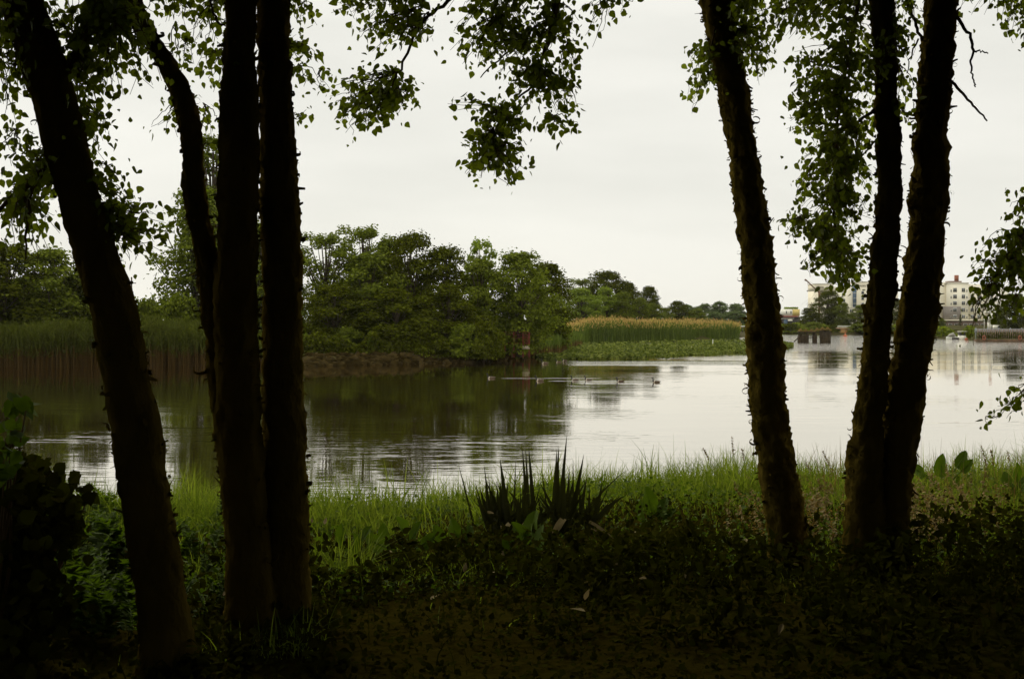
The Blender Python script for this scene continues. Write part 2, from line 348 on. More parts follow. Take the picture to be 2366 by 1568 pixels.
def leaves_at(rng, pos, size, down=1.0):
    n = len(pos)
    d = rng.normal(size=(n, 3))*.75+np.array((0, 0, -down)); d /= np.linalg.norm(d, axis=1)[:, None]
    nr = rng.normal(size=(n, 3))*np.array((1, 1.1, .6)); nr -= (nr*d).sum(1)[:, None]*d; nr /= np.linalg.norm(nr, axis=1)[:, None]
    Mx = np.stack((np.cross(d, nr), d, nr), -1)
    return instance(LEAF, LEAFF, Mx, pos, size*rng.uniform(.45, 1.35, n))
def spray(rng, LV, TB, anchor, ctr, rad, Y, dY, n, per=9, size=.052, droop=.12, lastf=.55):
    """strands from an anchor on a branch into an elliptical region, leaves strung along their outer part"""
    A = P(anchor[0], anchor[1], Y)
    for _ in range(int(n*1.05)):
        while True:
            x, y = rng.uniform(-1, 1, 2)
            if x*x+y*y < 1: break
        yy = Y+rng.uniform(-dY, dY)
        E = P(ctr[0]+x*rad[0]*1.12, ctr[1]+y*rad[1]*1.12, yy)
        k = 9; f = np.linspace(0, 1, k)[:, None]
        st = A+(E-A)*(.25*rng.random())*0
        mid = (st+E)/2+np.array((rng.normal(0, .05), rng.normal(0, .05), droop*np.linalg.norm(E-st)*.6))
        pts = (1-f)**2*st+2*f*(1-f)*mid+f**2*E+rng.normal(0, .006, (k, 3))
        TB.tube(pts, np.linspace(.0036, .0012, k), 3)
        # leaves only near the end, within the region
        c = rng.integers(per-3, per+3); g = rng.uniform(lastf, 1.0, c)
        L = np.linalg.norm(E-st); g = 1-(1-g)*min(1, .38/max(L, .1))/(1-lastf)*1.0
        base = np.stack([np.interp(g, f[:, 0], pts[:, i]) for i in range(3)], -1)
        off = rng.normal(0, .038, (c, 3)); LV.append(base+off)
def branch(TB, pts, r0, r1, Y, rng=None, k=6, Yend=None):
    Ye = Y if Yend is None else Yend
    n = len(pts); p = np.array([P(u, v, Y+(Ye-Y)*i/(n-1)) for i, (u, v) in enumerate(pts)])
    t = np.linspace(0, n-1, (n-1)*5+1); q = np.stack([np.interp(t, np.arange(n), p[:, i]) for i in range(3)], -1)
    for _ in range(3): q[1:-1] = (q[:-2]+2*q[1:-1]+q[2:])/4
    if rng is not None: q[1:-1] += rng.normal(0, .004, (len(q)-2, 3))
    TB.tube(q, np.linspace(r0, r1, len(q)), k)
def finish_tree(root, rng, LV, TB, size, canopy):
    TB.build('branches', [M['twig']], root, smooth=True)
    pos = np.concatenate(LV); V, Fa = leaves_at(rng, pos, size); obj('foliage', V, Fa, M['leaf'], root)
    if canopy:
        cs = []
        for cx, cy, cz, rx, ry, rz, n in canopy:
            n = int(n*1.7)
            u = rng.normal(size=(n, 3)); u /= np.linalg.norm(u, axis=1)[:, None]; u *= rng.uniform(.0, 1, (n, 1))**(1/3)
            cs.append(u*np.array((rx, ry, rz))+np.array((cx, cy, cz)))
        cs = np.concatenate(cs)
        # overhead crown, added out of view to shade the bank; keep the view under it clear
        vis = (cs[:, 1] > .5) & ((cs[:, 2]-CAMZ)/np.maximum(cs[:, 1], .5) < .262)
        cs = cs[~vis]
        V, Fa = instance(LEAF, LEAFF, rotmats(rng, len(cs), np.array((0, 0, .8))), cs, rng.uniform(.16, .30, len(cs)))
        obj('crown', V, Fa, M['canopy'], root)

rng = np.random.default_rng(11)
# leaning birch at the left
tA = empty('river_birch', P(395, 1545, 5.9), 'dark single trunked birch leaning left at the left edge of the bank', 'tree', 'river birches on the near bank')
trunk_mesh('trunk', [(0, 2, 95), (127, 40, 146), (253, 84, 182), (380, 110, 211), (507, 150, 245), (634, 182, 291), (695, 208, 312), (887, 239, 348), (1014, 258, 376), (1142, 281, 392), (1269, 297, 414), (1397, 320, 434), (1500, 325, 452), (1575, 300, 480)], 5.9, 1, tA,
           [(-260, -10, 44), (-700, -120, 38), (-1300, -200, 26)], 420, .8)
LV, TB = [], MB()
branch(TB, [(150, 165), (185, 110), (225, 45), (265, -30), (300, -120)], .022, .014, 5.9, rng)
branch(TB, [(-20, 500), (20, 462), (70, 425), (110, 380)], .008, .016, 5.9, rng)
branch(TB, [(60, 600), (62, 520), (70, 440), (95, 400)], .004, .012, 5.9, rng)
branch(TB, [(40, 0), (-100, -150), (-150, -250)], .03, .02, 5.9, rng)
S = lambda a, c, r, n, dy=.5, per=9, Y=6.0, **k: spray(rng, LV, TB, a, c, r, Y, dy, n, per, **k)
S((60, -80), (25, 60), (60, 95), 34); S((0, -40), (10, 190), (38, 80), 20); S((-30, 120), (30, 235), (45, 45), 9)
S((40, 300), (25, 340), (35, 60), 7); S((95, 400), (75, 440), (65, 75), 26); S((60, 450), (75, 540), (75, 70), 18); S((60, 430), (20, 545), (40, 65), 10); S((95, 380), (80, 350), (30, 50), 9)
S((180, 100), (190, 60), (80, 95), 40); S((225, 30), (270, 100), (85, 90), 36); S((260, 0), (310, 190), (75, 55), 24); S((180, 120), (215, 235), (55, 90), 30); S((200, 250), (225, 325), (32, 45), 9)
S((255, 30), (240, 20), (80, 60), 20)
S((225, 430), (262, 430), (30, 35), 5); S((235, 480), (285, 500), (55, 35), 14, .3); S((240, 500), (325, 520), (55, 32), 14, .3); S((245, 520), (320, 570), (60, 38), 14, .3); S((280, 540), (375, 560), (16, 40), 5, .3); S((240, 440), (280, 455), (30, 30), 6, .3); S((240, 380), (265, 395), (22, 18), 4, .3)
S((180, -80), (330, 20), (60, 50), 16); S((380, -80), (390, 10), (40, 40), 8)
finish_tree(tA, rng, LV, TB, .040, [(-3.6, 4.5, 9.8, 4.2, 5.2, 2.6, 9000), (-5.5, 0, 8.6, 4.5, 4.5, 2.2, 6000), (-5.2, 6.5, 9.2, 3.0, 3.0, 1.9, 3500)])

# clump of three stems
tB = empty('river_birch', P(605, 1480, 6.4), 'birch clump of three dark stems left of the centre', 'tree', 'river birches on the near bank')
trunk_mesh('trunk', [(0, 524, 593), (127, 517, 588), (253, 509, 598), (380, 505, 598), (507, 503, 597), (634, 498, 595), (760, 497, 597), (950, 500, 603), (1078, 508, 610), (1206, 520, 618), (1330, 522, 630), (1420, 520, 645), (1500, 510, 650)], 6.45, 2, tB,
           [(-260, 560, 34), (-800, 540, 30), (-1400, 500, 20)], 380, .9)
trunk_mesh('trunk', [(0, 594, 668), (127, 593, 672), (253, 602, 674), (380, 600, 685), (507, 602, 693), (634, 606, 699), (760, 608, 698), (950, 606, 705), (1142, 606, 711), (1300, 600, 715), (1420, 590, 718), (1500, 570, 725)], 6.6, 3, tB,
           [(-260, 635, 36), (-800, 680, 30), (-1400, 740, 20)], 420, .9)
trunk_mesh('trunk', [(0, 275, 325), (42, 296, 338), (106, 338, 382), (169, 376, 418), (232, 399, 452), (296, 414, 465), (359, 427, 468), (401, 422, 469), (465, 423, 478), (528, 439, 490), (592, 452, 502), (662, 458, 510), (760, 470, 530), (887, 484, 545), (1078, 504, 565), (1206, 524, 590), (1400, 535, 610), (1490, 530, 615)], 6.5, 4, tB,
           [(-120, 285, 24), (-400, 240, 20), (-900, 200, 14)], 260, 1.0)
LV, TB = [], MB()
branch(TB, [(515, 60), (500, 45), (490, 20), (480, -30)], .006, .006, 6.5, rng)
branch(TB, [(640, -250), (760, -170), (900, -120), (1060, -60), (1100, -20)], .04, .016, 6.6, rng, Yend=6.8)
branch(TB, [(1098, -40), (1020, 15), (968, 55), (922, 165), (900, 210), (870, 245)], .012, .003, 6.8, rng)
branch(TB, [(1060, -60), (1000, -15), (960, 22), (915, 25)], .007, .003, 6.8, rng)
branch(TB, [(922, 165), (935, 200), (950, 240)], .003, .0015, 6.8, rng)
branch(TB, [(900, -120), (1150, -160), (1290, -100), (1285, 30), (1265, 105), (1240, 165)], .03, .009, 6.6, rng, Yend=6.9)
branch(TB, [(1283, 35), (1215, 80), (1160, 130), (1110, 180)], .008, .003, 6.9, rng)
branch(TB, [(1245, 150), (1235, 200), (1180, 240), (1140, 300), (1120, 350)], .008, .002, 6.9, rng)
branch(TB, [(1235, 200), (1200, 260), (1170, 320)], .004, .002, 6.9, rng)
branch(TB, [(1290, -100), (1400, -70), (1480, -50)], .012, .006, 6.9, rng)
S2 = lambda a, c, r, n, dy=.5, per=9, Y=6.8, **k: spray(rng, LV, TB, a, c, r, Y, dy, n, per, **k)
S2((480, -60), (455, 25), (60, 45), 16); S2((500, 0), (465, 110), (42, 50), 12); S2((500, 120), (480, 180), (22, 60), 10); S2((420, -60), (400, 20), (25, 30), 5); S2((430, 90), (425, 120), (20, 40), 4); S2((425, 220), (395, 290), (50, 28), 8, per=6); S2((400, 60), (405, 215), (18, 30), 4); S2((470, 240), (480, 290), (14, 30), 4)
S2((680, -20), (705, 40), (22, 55), 12, .2); S2((680, 100), (705, 120), (26, 45), 9, .2); S2((690, 150), (715, 190), (22, 20), 4, .2, per=6); S2((690, 265), (700, 275), (14, 22), 4, .2, per=5)
S2((960, -40), (870, 10), (110, 45), 38); S2((960, 22), (870, 90), (50, 50), 18); S2((960, 60), (920, 60), (60, 30), 12); S2((990, 30), (960, 90), (35, 32), 7, per=6); S2((770, -60), (800, 10), (40, 35), 6)
S2((922, 165), (850, 210), (80, 32), 18, per=8); S2((900, 210), (860, 250), (70, 45), 28); S2((940, 205), (915, 235), (28, 32), 9); S2((850, 230), (815, 290), (30, 25), 9); S2((740, 160), (745, 200), (32, 14), 4, per=7); S2((860, 215), (780, 230), (20, 25), 4)
S2((1200, -60), (1130, 30), (90, 65), 46); S2((1280, 0), (1270, 50), (60, 55), 16, per=8); S2((1160, 30), (1100, 110), (60, 40), 22); S2((1215, 80), (1160, 140), (60, 45), 22); S2((1285, 40), (1215, 100), (60, 40), 16); S2((1240, 150), (1210, 190), (55, 32), 16); S2((1285, 60), (1310, 60), (20, 35), 6)
S2((1250, 160), (1290, 230), (55, 45), 24); S2((1310, 100), (1320, 180), (22, 60), 9, per=7); S2((1280, 270), (1290, 290), (45, 18), 9, per=7); S2((1160, 260), (1100, 235), (60, 22), 10, per=7); S2((1170, 260), (1150, 290), (52, 38), 20); S2((1140, 300), (1120, 345), (58, 42), 22); S2((1140, 340), (1160, 385), (50, 38), 18, per=8); S2((1160, 330), (1200, 380), (34, 34), 9, per=7); S2((1150, 360), (1170, 420), (18, 15), 4, per=5); S2((1120, 350), (1090, 400), (26, 18), 6)
S2((1480, -50), (1385, 20), (55, 30), 12, per=7); S2((1400, 0), (1375, 85), (22, 35), 5, per=6)
finish_tree(tB, rng, LV, TB, .040, [(.2, 4.2, 9.7, 4.0, 5.2, 2.6, 9000), (-1, -1.5, 8.8, 4.5, 4.0, 2.2, 6500), (.5, 7.3, 9.4, 3.6, 3.0, 1.8, 4000)])

# slim birch leaning left, right of the centre
tC = empty('river_birch', P(1822, 1290, 8.5), 'slim single birch trunk with shaggy peeling bark right of the centre', 'tree', 'river birches on the near bank')
trunk_mesh('trunk', [(0, 1617, 1691), (87, 1635, 1704), (174, 1652, 1726), (261, 1667, 1735), (348, 1685, 1748), (435, 1691, 1765), (521, 1704, 1776), (608, 1713, 1789), (681, 1721, 1795), (736, 1724, 1803), (810, 1727, 1811), (946, 1732, 1815), (1025, 1746, 1827), (1105, 1756, 1843), (1184, 1768, 1859), (1263, 1774, 1868), (1330, 1765, 1880)], 8.5, 5, tC,
           [(-200, 1620, 34), (-800, 1500, 28), (-1300, 1420, 18)], 560, 1.5)
LV, TB = [], MB()
branch(TB, [(1650, 185), (1632, 170), (1640, 120), (1655, 60)], .008, .006, 8.4, rng)
branch(TB, [(1680, 0), (1740, -80), (1850, -120)], .03, .015, 8.5, rng)
S3 = lambda a, c, r, n, dy=.5, per=9, Y=8.5, **k: spray(rng, LV, TB, a, c, r, Y, dy, n, per, **k)
S3((1740, -60), (1720, 40), (55, 60), 60); S3((1720, 60), (1745, 110), (45, 50), 26); S3((1720, 100), (1750, 165), (30, 30), 9, per=7)
S3((1640, 110), (1622, 150), (28, 35), 14); S3((1630, 150), (1610, 200), (22, 28), 9); S3((1620, 190), (1592, 245), (14, 25), 5, per=6)
S3((1800, -90), (1820, 30), (80, 45), 30)
finish_tree(tC, rng, LV, TB, .046, [(4.5, 5.0, 10.2, 4.0, 5.0, 2.6, 8000), (4.2, -1, 8.8, 4.5, 4.5, 2.2, 6000), (3.0, 7.5, 9.8, 3.4, 2.8, 1.8, 3500)])

# two stem birch
tD = empty('river_birch', P(2030, 1320, 8.1), 'two stemmed birch forking from one base at the right', 'tree', 'river birches on the near bank')
trunk_mesh('trunk', [(0, 2010, 2065), (87, 2017, 2067), (174, 2021, 2073), (261, 2023, 2076), (348, 2026, 2080), (435, 2028, 2084), (521, 2021, 2080), (608, 2008, 2071), (681, 2004, 2067), (736, 2000, 2057), (810, 1992, 2054), (852, 1990, 2053), (946, 1976, 2040), (1025, 1962, 2040), (1105, 1954, 2042), (1224, 1950, 2044), (1300, 1942, 2046), (1360, 1930, 2050)], 8.1, 6, tD,
           [(-200, 2030, 28), (-800, 2000, 24), (-1300, 1960, 15)], 480, 1.5)
trunk_mesh('trunk', [(0, 2136, 2215), (87, 2134, 2206), (174, 2121, 2197), (261, 2117, 2193), (348, 2110, 2186), (435, 2104, 2193), (521, 2104, 2182), (608, 2093, 2176), (661, 2088, 2173), (736, 2077, 2167), (810, 2064, 2151), (946, 2042, 2127), (1025, 2036, 2121), (1105, 2028, 2108), (1224, 2020, 2101), (1300, 2010, 2104), (1360, 2000, 2120)], 8.15, 7, tD,
           [(-200, 2190, 36), (-800, 2300, 28), (-1300, 2380, 18)], 560, 1.5)
LV, TB = [], MB()
branch(TB, [(2210, 40), (2240, 80), (2250, 118)], .012, .009, 8.0, rng); branch(TB, [(2250, 118), (2270, 118), (2283, 124)], .006, .004, 8.0, rng); branch(TB, [(2250, 118), (2243, 145), (2248, 185), (2254, 202)], .008, .004, 8.0, rng)
branch(TB, [(2192, 180), (2225, 218), (2255, 250), (2281, 280)], .011, .005, 8.0, rng)
branch(TB, [(2130, 95), (2115, 50), (2095, 10), (2080, -40)], .01, .012, 8.1, rng); branch(TB, [(2122, 90), (2105, 130), (2095, 170)], .006, .003, 8.1, rng)
branch(TB, [(2024, 250), (2000, 270), (1975, 290), (1900, 285), (1860, 290)], .012, .004, 8.1, rng); branch(TB, [(2026, 320), (2010, 340), (1990, 365)], .008, .004, 8.1, rng)
branch(TB, [(2020, 0), (1980, -60), (1930, -90)], .02, .012, 8.1, rng); branch(TB, [(1990, -30), (1960, 120), (1930, 300), (1925, 500), (1940, 640)], .014, .004, 8.1, rng)
branch(TB, [(2180, -60), (2320, -90), (2500, -60)], .03, .02, 8.0, rng)
S4 = lambda a, c, r, n, dy=.55, per=9, Y=8.1, **k: spray(rng, LV, TB, a, c, r, Y, dy, int(n*.85+.5), per, size=.05, **k)
S4((1980, -60), (1850, 40), (95, 50), 48); S4((1960, -60), (1950, 40), (65, 60), 26); S4((1950, 40), (1990, 120), (36, 70), 22)
S4((1950, 100), (1885, 130), (40, 35), 11, per=7); S4((1950, 120), (1940, 180), (75, 55), 44); S4((1900, 140), (1850, 155), (55, 18), 12, per=7); S4((1940, 200), (1880, 200), (55, 45), 34)
S4((1940, 220), (1920, 270), (80, 50), 44); S4((1880, 250), (1840, 250), (28, 38), 11); S4((1900, 285), (1855, 300), (45, 20), 13); S4((1970, 290), (1960, 330), (60, 50), 36); S4((1930, 320), (1910, 390), (70, 48), 40); S4((1940, 360), (1960, 430), (60, 60), 44); S4((1880, 380), (1858, 440), (26, 50), 12)
S4((1940, 430), (1930, 500), (80, 60), 60); S4((1850, 500), (1830, 535), (36, 28), 14); S4((1900, 520), (1920, 570), (75, 45), 46); S4((1930, 560), (1950, 630), (45, 42), 36); S4((1900, 570), (1885, 625), (25, 22), 8); S4((1940, 620), (1960, 665), (28, 22), 9)
S4((2075, 60), (2085, 120), (25, 60), 14); S4((2080, 150), (2092, 230), (20, 55), 11); S4((2085, 260), (2088, 270), (14, 18), 3); S4((2080, -20), (2095, 40), (28, 40), 9); S4((2060, 100), (2000, 170), (25, 90), 26)
S4((2300, -80), (2250, 10), (35, 30), 12); S4((2330, -60), (2335, 30), (30, 55), 15); S4((2420, -40), (2360, 50), (45, 60), 20)
finish_tree(tD, rng, LV, TB, .044, [(8.0, 5.0, 10.0, 4.4, 5.0, 2.7, 9000), (9.0, -.5, 8.8, 5.0, 4.5, 2.2, 6500), (8.5, 7.5, 9.6, 4.0, 2.8, 1.8, 4000)])

# birch whose stem stands just outside the frame, its twigs hang into view
tE = empty('river_birch', P(2620, 1330, 7.6), 'birch outside the right edge whose leafy twigs hang into the picture', 'tree', 'river birches on the near bank')
trunk_mesh('trunk', [(0, 2570, 2640), (400, 2575, 2650), (900, 2565, 2655), (1360, 2555, 2680)], 7.6, 8, tE, [(-300, 2610, 33), (-1000, 2650, 25)], 120, 1.2)
LV, TB = [], MB()
branch(TB, [(2575, 420), (2480, 380), (2400, 420), (2350, 500)], .014, .004, 7.4, rng); branch(TB, [(2400, 420), (2370, 560), (2300, 640), (2270, 720)], .008, .002, 7.4, rng)
branch(TB, [(2575, 850), (2480, 830), (2400, 870), (2340, 920)], .01, .002, 7.4, rng)
S5 = lambda a, c, r, n, dy=.4, per=9, Y=7.4, **k: spray(rng, LV, TB, a, c, r, Y, dy, n, per, **k)
S5((2370, 450), (2350, 500), (35, 32), 10, per=7); S5((2370, 530), (2330, 590), (60, 45), 28); S5((2320, 600), (2270, 615), (36, 30), 10, per=7); S5((2340, 590), (2340, 650), (55, 48), 28, per=9); S5((2290, 640), (2262, 675), (25, 28), 7, per=7); S5((2300, 650), (2295, 715), (32, 45), 14, per=7)
S5((2265, 690), (2250, 760), (14, 38), 5, per=5); S5((2245, 770), (2244, 792), (6, 12), 1, per=4); S5((2350, 680), (2340, 720), (25, 25), 5)
S5((2380, 890), (2345, 915), (36, 18), 6, per=7); S5((2340, 930), (2310, 950), (28, 18), 5, per=5); S5((2300, 960), (2285, 975), (10, 10), 2, per=4)
finish_tree(tE, rng, LV, TB, .042, [])

# unseen trees added at the sides and behind to block sky light
for i, (x, y, s_, lab) in enumerate(((-9.5, 4.5, .8, 'unseen dense tree added outside the left edge to shade the bank'), (11, 5.5, .8, 'unseen dense tree added outside the right edge to shade the bank'), (-9, -10, 1.0, 'unseen tree added behind the viewer to the left to block sky light'), (0, -12, 1.1, 'unseen tree added straight behind the viewer to block sky light'), (9, -10, 1.0, 'unseen tree added behind the viewer to the right to block sky light'), (-13, -1, .9, 'unseen tree added far left of the viewer to block sky light'), (14, 0, .9, 'unseen tree added far right of the viewer to block sky light'))):
    z0 = float(ground_z(np.array(x), np.array(y)))
    t = empty('broadleaf_tree', (x, y, z0), lab, 'tree', 'unseen trees added to shade the bank')
    tb = MB(); tb.tube([(x, y, z0-.3), (x+.1, y, z0+3), (x, y+.2, z0+7)], [.24, .18, .08], 10); tb.build('trunk', [M['bark']], t, smooth=True)
    n = 13000; u = rng.normal(size=(n, 3)); u /= np.linalg.norm(u, axis=1)[:, None]; u *= rng.uniform(.1, 1, (n, 1))**.5
    cs = u*np.array((5.2, 2.6, 4.6))*s_+np.array((x, y, z0+4.7))
    if y > -5: cs = u*np.array((2.4, 6, 4.6))*s_+np.array((x, y, z0+4.7))
    cs = cs[cs[:, 2] > z0+.1]
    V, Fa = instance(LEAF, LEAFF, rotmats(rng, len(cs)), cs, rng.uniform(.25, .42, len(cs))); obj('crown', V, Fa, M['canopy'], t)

# ------------------------------------------------------------------ far trees
def far_tree(seed, H, R, leafmat, n=7000, leaf=.34, lobes=20, low=.18, dense=True, top=1.0, shape='round'):
    """tree of height H, crown radius R, at the origin; returns (root verts builders)"""
    r = np.random.default_rng(seed); tb = MB(); L = []
    hz = lambda f: low*H+f*(1-low)*H
    cent = []
    for i in range(lobes):
        f = (i+.5)/lobes; f = f**.9
        if shape == 'round': prof = math.sin(math.pi*min(1, .15+.85*f))**.6
        elif shape == 'poplar': prof = (math.sin(math.pi*(.12+.86*f))**.5)*.7
        elif shape == 'vase': prof = .35+.65*f if f < .8 else 1-.8*(f-.8)/.2*.6
        else: prof = 1-f*.92
        a = i*2.4+r.uniform(-.5, .5); rr = R*prof*r.uniform(.2, .80)
        lr = R*(.34+.18*r.random())*(.75 if shape != 'round' else 1)*(1-.35*f)
        cent.append((rr*math.cos(a), rr*math.sin(a), min(hz(f), H-lr*.55), lr))
    cent.append((r.normal(0, .1*R), r.normal(0, .1*R), H-.2*R, .22*R))
    for i in range(7):
        a = r.uniform(0, 6.28); f = r.uniform(.45, 1); cent.append((R*.85*math.cos(a)*(1.15-f*.8), R*.85*math.sin(a)*(1.15-f*.8), hz(f)*.98, R*.13))
    vol = np.array([c[3]**2 for c in cent]); vol = vol/vol.sum()
    tr = [(0, 0, -.5), (r.normal(0, .1), r.normal(0, .1), H*.35), (r.normal(0, .25), r.normal(0, .25), H*.7), (0, 0, H*.93)]
    t_ = np.linspace(0, 3, 13); tp = np.stack([np.interp(t_, range(4), [q[i] for q in tr]) for i in range(3)], -1)
    tb.tube(tp, np.linspace(.028*H, .004*H, 13), 8)
    for (x, y, z, lr), fr in zip(cent, vol):
        k = int(n*fr); d = r.normal(size=(k, 3)); d /= np.linalg.norm(d, axis=1)[:, None]
        d[:, 2] = np.where(d[:, 2] < -.35, -d[:, 2], d[:, 2])
        rad = lr*(r.uniform(.25 if dense else .0, 1, k)**.45)*(1+.22*r.normal(size=k))
        p = np.array((x, y, z))+d*rad[:, None]*np.array((1, 1, .8))
        V, Fa = instance(QUAD, QUADF, rotmats(r, k, d*1.0+np.array((0, 0, .5)), .75), p, leaf*r.uniform(.5, 1.3, k)); L.append((V, Fa))
        zs = z*.55; s0 = np.array((np.interp(zs, tp[:, 2], tp[:, 0]), np.interp(zs, tp[:, 2], tp[:, 1]), zs))
        e = np.array((x, y, z)); tb.tube([s0, (s0+e)/2+np.array((0, 0, -.03*H)), e], [.008*H, .005*H, .002*H], 4)
    VV = []; FF = []; o_ = 0
    for V, Fa in L: VV.append(V); FF.append(Fa+o_); o_ += len(V)
    Vs = np.concatenate(VV); Fs = np.concatenate(FF)
    tm = tb.build('trunk', [M['far_bark']], None, smooth=True); cm = obj('crown', Vs, Fs, leafmat)
    me = (tm.data, cm.data)
    bpy.data.objects.remove(tm); bpy.data.objects.remove(cm)
    return me
PROTO = {}
def proto(kind):
    if kind not in PROTO:
        spec = {
            'round0': dict(seed=21, H=12, R=4.6, leafmat=M['far_leaf'], n=15000, leaf=.27, lobes=26, low=.0), 'round1': dict(seed=22, H=12, R=4.6, leafmat=M['far_leaf'], n=15000, leaf=.27, lobes=26, low=.0),
            'dark0': dict(seed=23, H=12, R=4.6, leafmat=M['far_leaf_dark'], n=15000, leaf=.27, lobes=24, low=.0), 'dark1': dict(seed=24, H=12, R=4.6, leafmat=M['far_leaf_dark'], n=15000, leaf=.27, low=.0, lobes=28),
            'airy': dict(seed=25, H=12, R=4.4, leafmat=M['far_leaf'], n=8500, leaf=.22, low=.15, dense=False, shape='vase', lobes=34), 
            'light': dict(seed=26, H=12, R=4.4, leafmat=M['far_leaf_light'], n=12000, leaf=.27, lobes=24, low=.0),
            'lightairy': dict(seed=27, H=12, R=3.6, leafmat=M['far_leaf_light'], n=3800, leaf=.3, low=.3, dense=False, shape='vase'),
            'poplar': dict(seed=28, H=26, R=5.0, leafmat=M['far_leaf'], n=15000, low=.05, lobes=34, shape='poplar'),
            'cone': dict(seed=29, H=16, R=7.0, leafmat=M['far_leaf'], n=15000, low=.04, lobes=34, shape='cone'),
            'blue0': dict(seed=30, H=12, R=5.2, leafmat=M['far_leaf_haze'], n=7000, leaf=.5, low=.02), 'blue1': dict(seed=31, H=12, R=5.2, leafmat=M['far_leaf_haze'], n=7000, leaf=.5, low=.02),
            'bush0': dict(seed=32, H=4, R=3.2, leafmat=M['far_leaf_dark'], n=6000, leaf=.28, low=.0, lobes=14), 'bush1': dict(seed=33, H=4, R=3.2, leafmat=M['far_leaf'], n=6000, leaf=.28, low=.0, lobes=14),
            'bushl': dict(seed=34, H=4, R=3.2, leafmat=M['far_leaf_light'], n=6000, leaf=.28, low=.0, lobes=14),
            'conifer': dict(seed=35, H=10, R=2.0, leafmat=M['far_leaf_dark'], n=4000, leaf=.3, low=.02, lobes=24, shape='cone'),
        }[kind]
        PROTO[kind] = (far_tree(**spec), spec['H'], spec['R'])
    return PROTO[kind]
def put(kind, u, vtop, wpx, Y, label, name='tree', cat='tree', group=None, z0=.8, rz=None):
    (tm, cm), H, R = proto(kind)
    x = (u-1183)/F*Y; zt = CAMZ-(vtop-735)/F*Y
    o = empty(name, (x, Y, z0), label, cat, group)
    for nm, me in (('trunk', tm), ('crown', cm)):
        c = bpy.data.objects.new(nm, me); C.objects.link(c); c.parent = o
    sx = wpx/F*Y/2/(R*1.02); sz = (zt-z0)/(H*1.0)
    if group == G1: sx *= 1.22
    if group == G2: sx *= 1.2
    o.scale = (sx, sx, sz); o.rotation_euler = (0, 0, rz if rz is not None else (u*.37) % 6.28)
    return o
G1 = 'trees along the wooded far bank'; G2 = 'trees beyond the reed bed'; G3 = 'bushes at the foot of the wooded bank'; G4 = 'distant trees across the river'
put('dark0', 5, 570, 230, 140, 'broad dark tree at the left edge behind the reeds', 'broadleaf_tree', group=G1)
put('round0', 120, 578, 200, 143, 'bushy tree behind the leaning birch left of its trunk', 'broadleaf_tree', group=G1)
put('dark1', 215, 590, 150, 146, 'dark tree half hidden by the leaning birch trunk', 'broadleaf_tree', group=G1)
put('dark0', -130, 560, 260, 144, 'dark tree cut off by the left frame edge', 'broadleaf_tree', group=G1)
put('poplar', 492, 318, 150, 168, 'tallest poplar rising between the curved and straight birch stems', 'poplar_tree', group=G1)
put('cone', 455, 440, 260, 160, 'large cone shaped tree left of the three stemmed birch', 'broadleaf_tree', group=G1)
put('round1', 600, 520, 170, 158, 'tree seen through the slit between the straight birch stems', 'broadleaf_tree', group=G1)
put('round0', 672, 600, 90, 150, 'tree just behind the right stem of the birch clump', 'broadleaf_tree', group=G1)
put('airy', 752, 542, 190, 148, 'airy open tree with sky gaps beside the birch clump', 'broadleaf_tree', group=G1)
put('airy', 838, 527, 190, 151, 'highest open crowned tree of the wooded bank', 'broadleaf_tree', group=G1, rz=2.1)
put('round1', 855, 590, 170, 146, 'green tree below the highest open crown', 'broadleaf_tree', group=G1)
put('dark1', 950, 545, 160, 148, 'dark domed tree in the middle of the wooded bank', 'broadleaf_tree', group=G1)
put('dark0', 895, 560, 120, 152, 'dark tree between the open crown and the dark dome', 'broadleaf_tree', group=G1, rz=4)
put('dark1', 1030, 575, 150, 150, 'dark ragged topped tree right of the dome', 'broadleaf_tree', group=G1, rz=1)
put('lightairy', 1108, 556, 90, 154, 'small yellow green sprig crown above the wooded bank', 'broadleaf_tree', group=G1)
put('round0', 1110, 600, 150, 147, 'green tree in front of the yellow green crown', 'broadleaf_tree', group=G1, rz=2)
put('round1', 1200, 588, 170, 148, 'spreading green tree near the right end of the wood', 'broadleaf_tree', group=G1, rz=5)
put('dark0', 1262, 612, 140, 176, 'last leaning tree at the right end of the wood', 'broadleaf_tree', group=G1, rz=2.5)
put('dark0', 1030, 660, 170, 143, 'low green tree in front of the ragged dark tree', 'broadleaf_tree', group=G1, rz=.6)  # low trees take dark leaves: dimness at the wood's foot put into colour
put('dark1', 1190, 680, 160, 159, 'low green tree above the red landing', 'broadleaf_tree', group=G1, rz=.9)
put('dark1', 770, 660, 160, 141, 'low dark tree under the airy open tree', 'broadleaf_tree', group=G1, rz=.3)
put('dark0', 910, 670, 180, 141, 'low dark tree under the dark dome', 'broadleaf_tree', group=G1, rz=.2)
for i, (u, vt, w_, k, lab) in enumerate(((715, 755, 90, 'bush0', 'dark bush at the shore beside the birch clump'), (800, 762, 110, 'bush1', 'bush on the rocks left of the yellow gap'), (905, 760, 110, 'bush0', 'dark bush on the rocks right of the yellow gap'),
        (990, 750, 120, 'bush0', 'dark bush below the domed tree'), (1075, 755, 110, 'bush1', 'bush above the right part of the rocks'), (1118, 748, 100, 'bush0', 'dark bush left of the red landing'), (1255, 735, 90, 'bush0', 'dark bush behind the red landing'), (1290, 720, 70, 'bush1', 'bush between the landing and the reed bed'))):
    put(k, u, vt, w_, 138.5 if u < 1120 else (145 if u < 1200 else 186), lab, 'bush', 'bush', G3, z0=.5)  # dark leaf on low bushes carries the dimness at the wood's foot
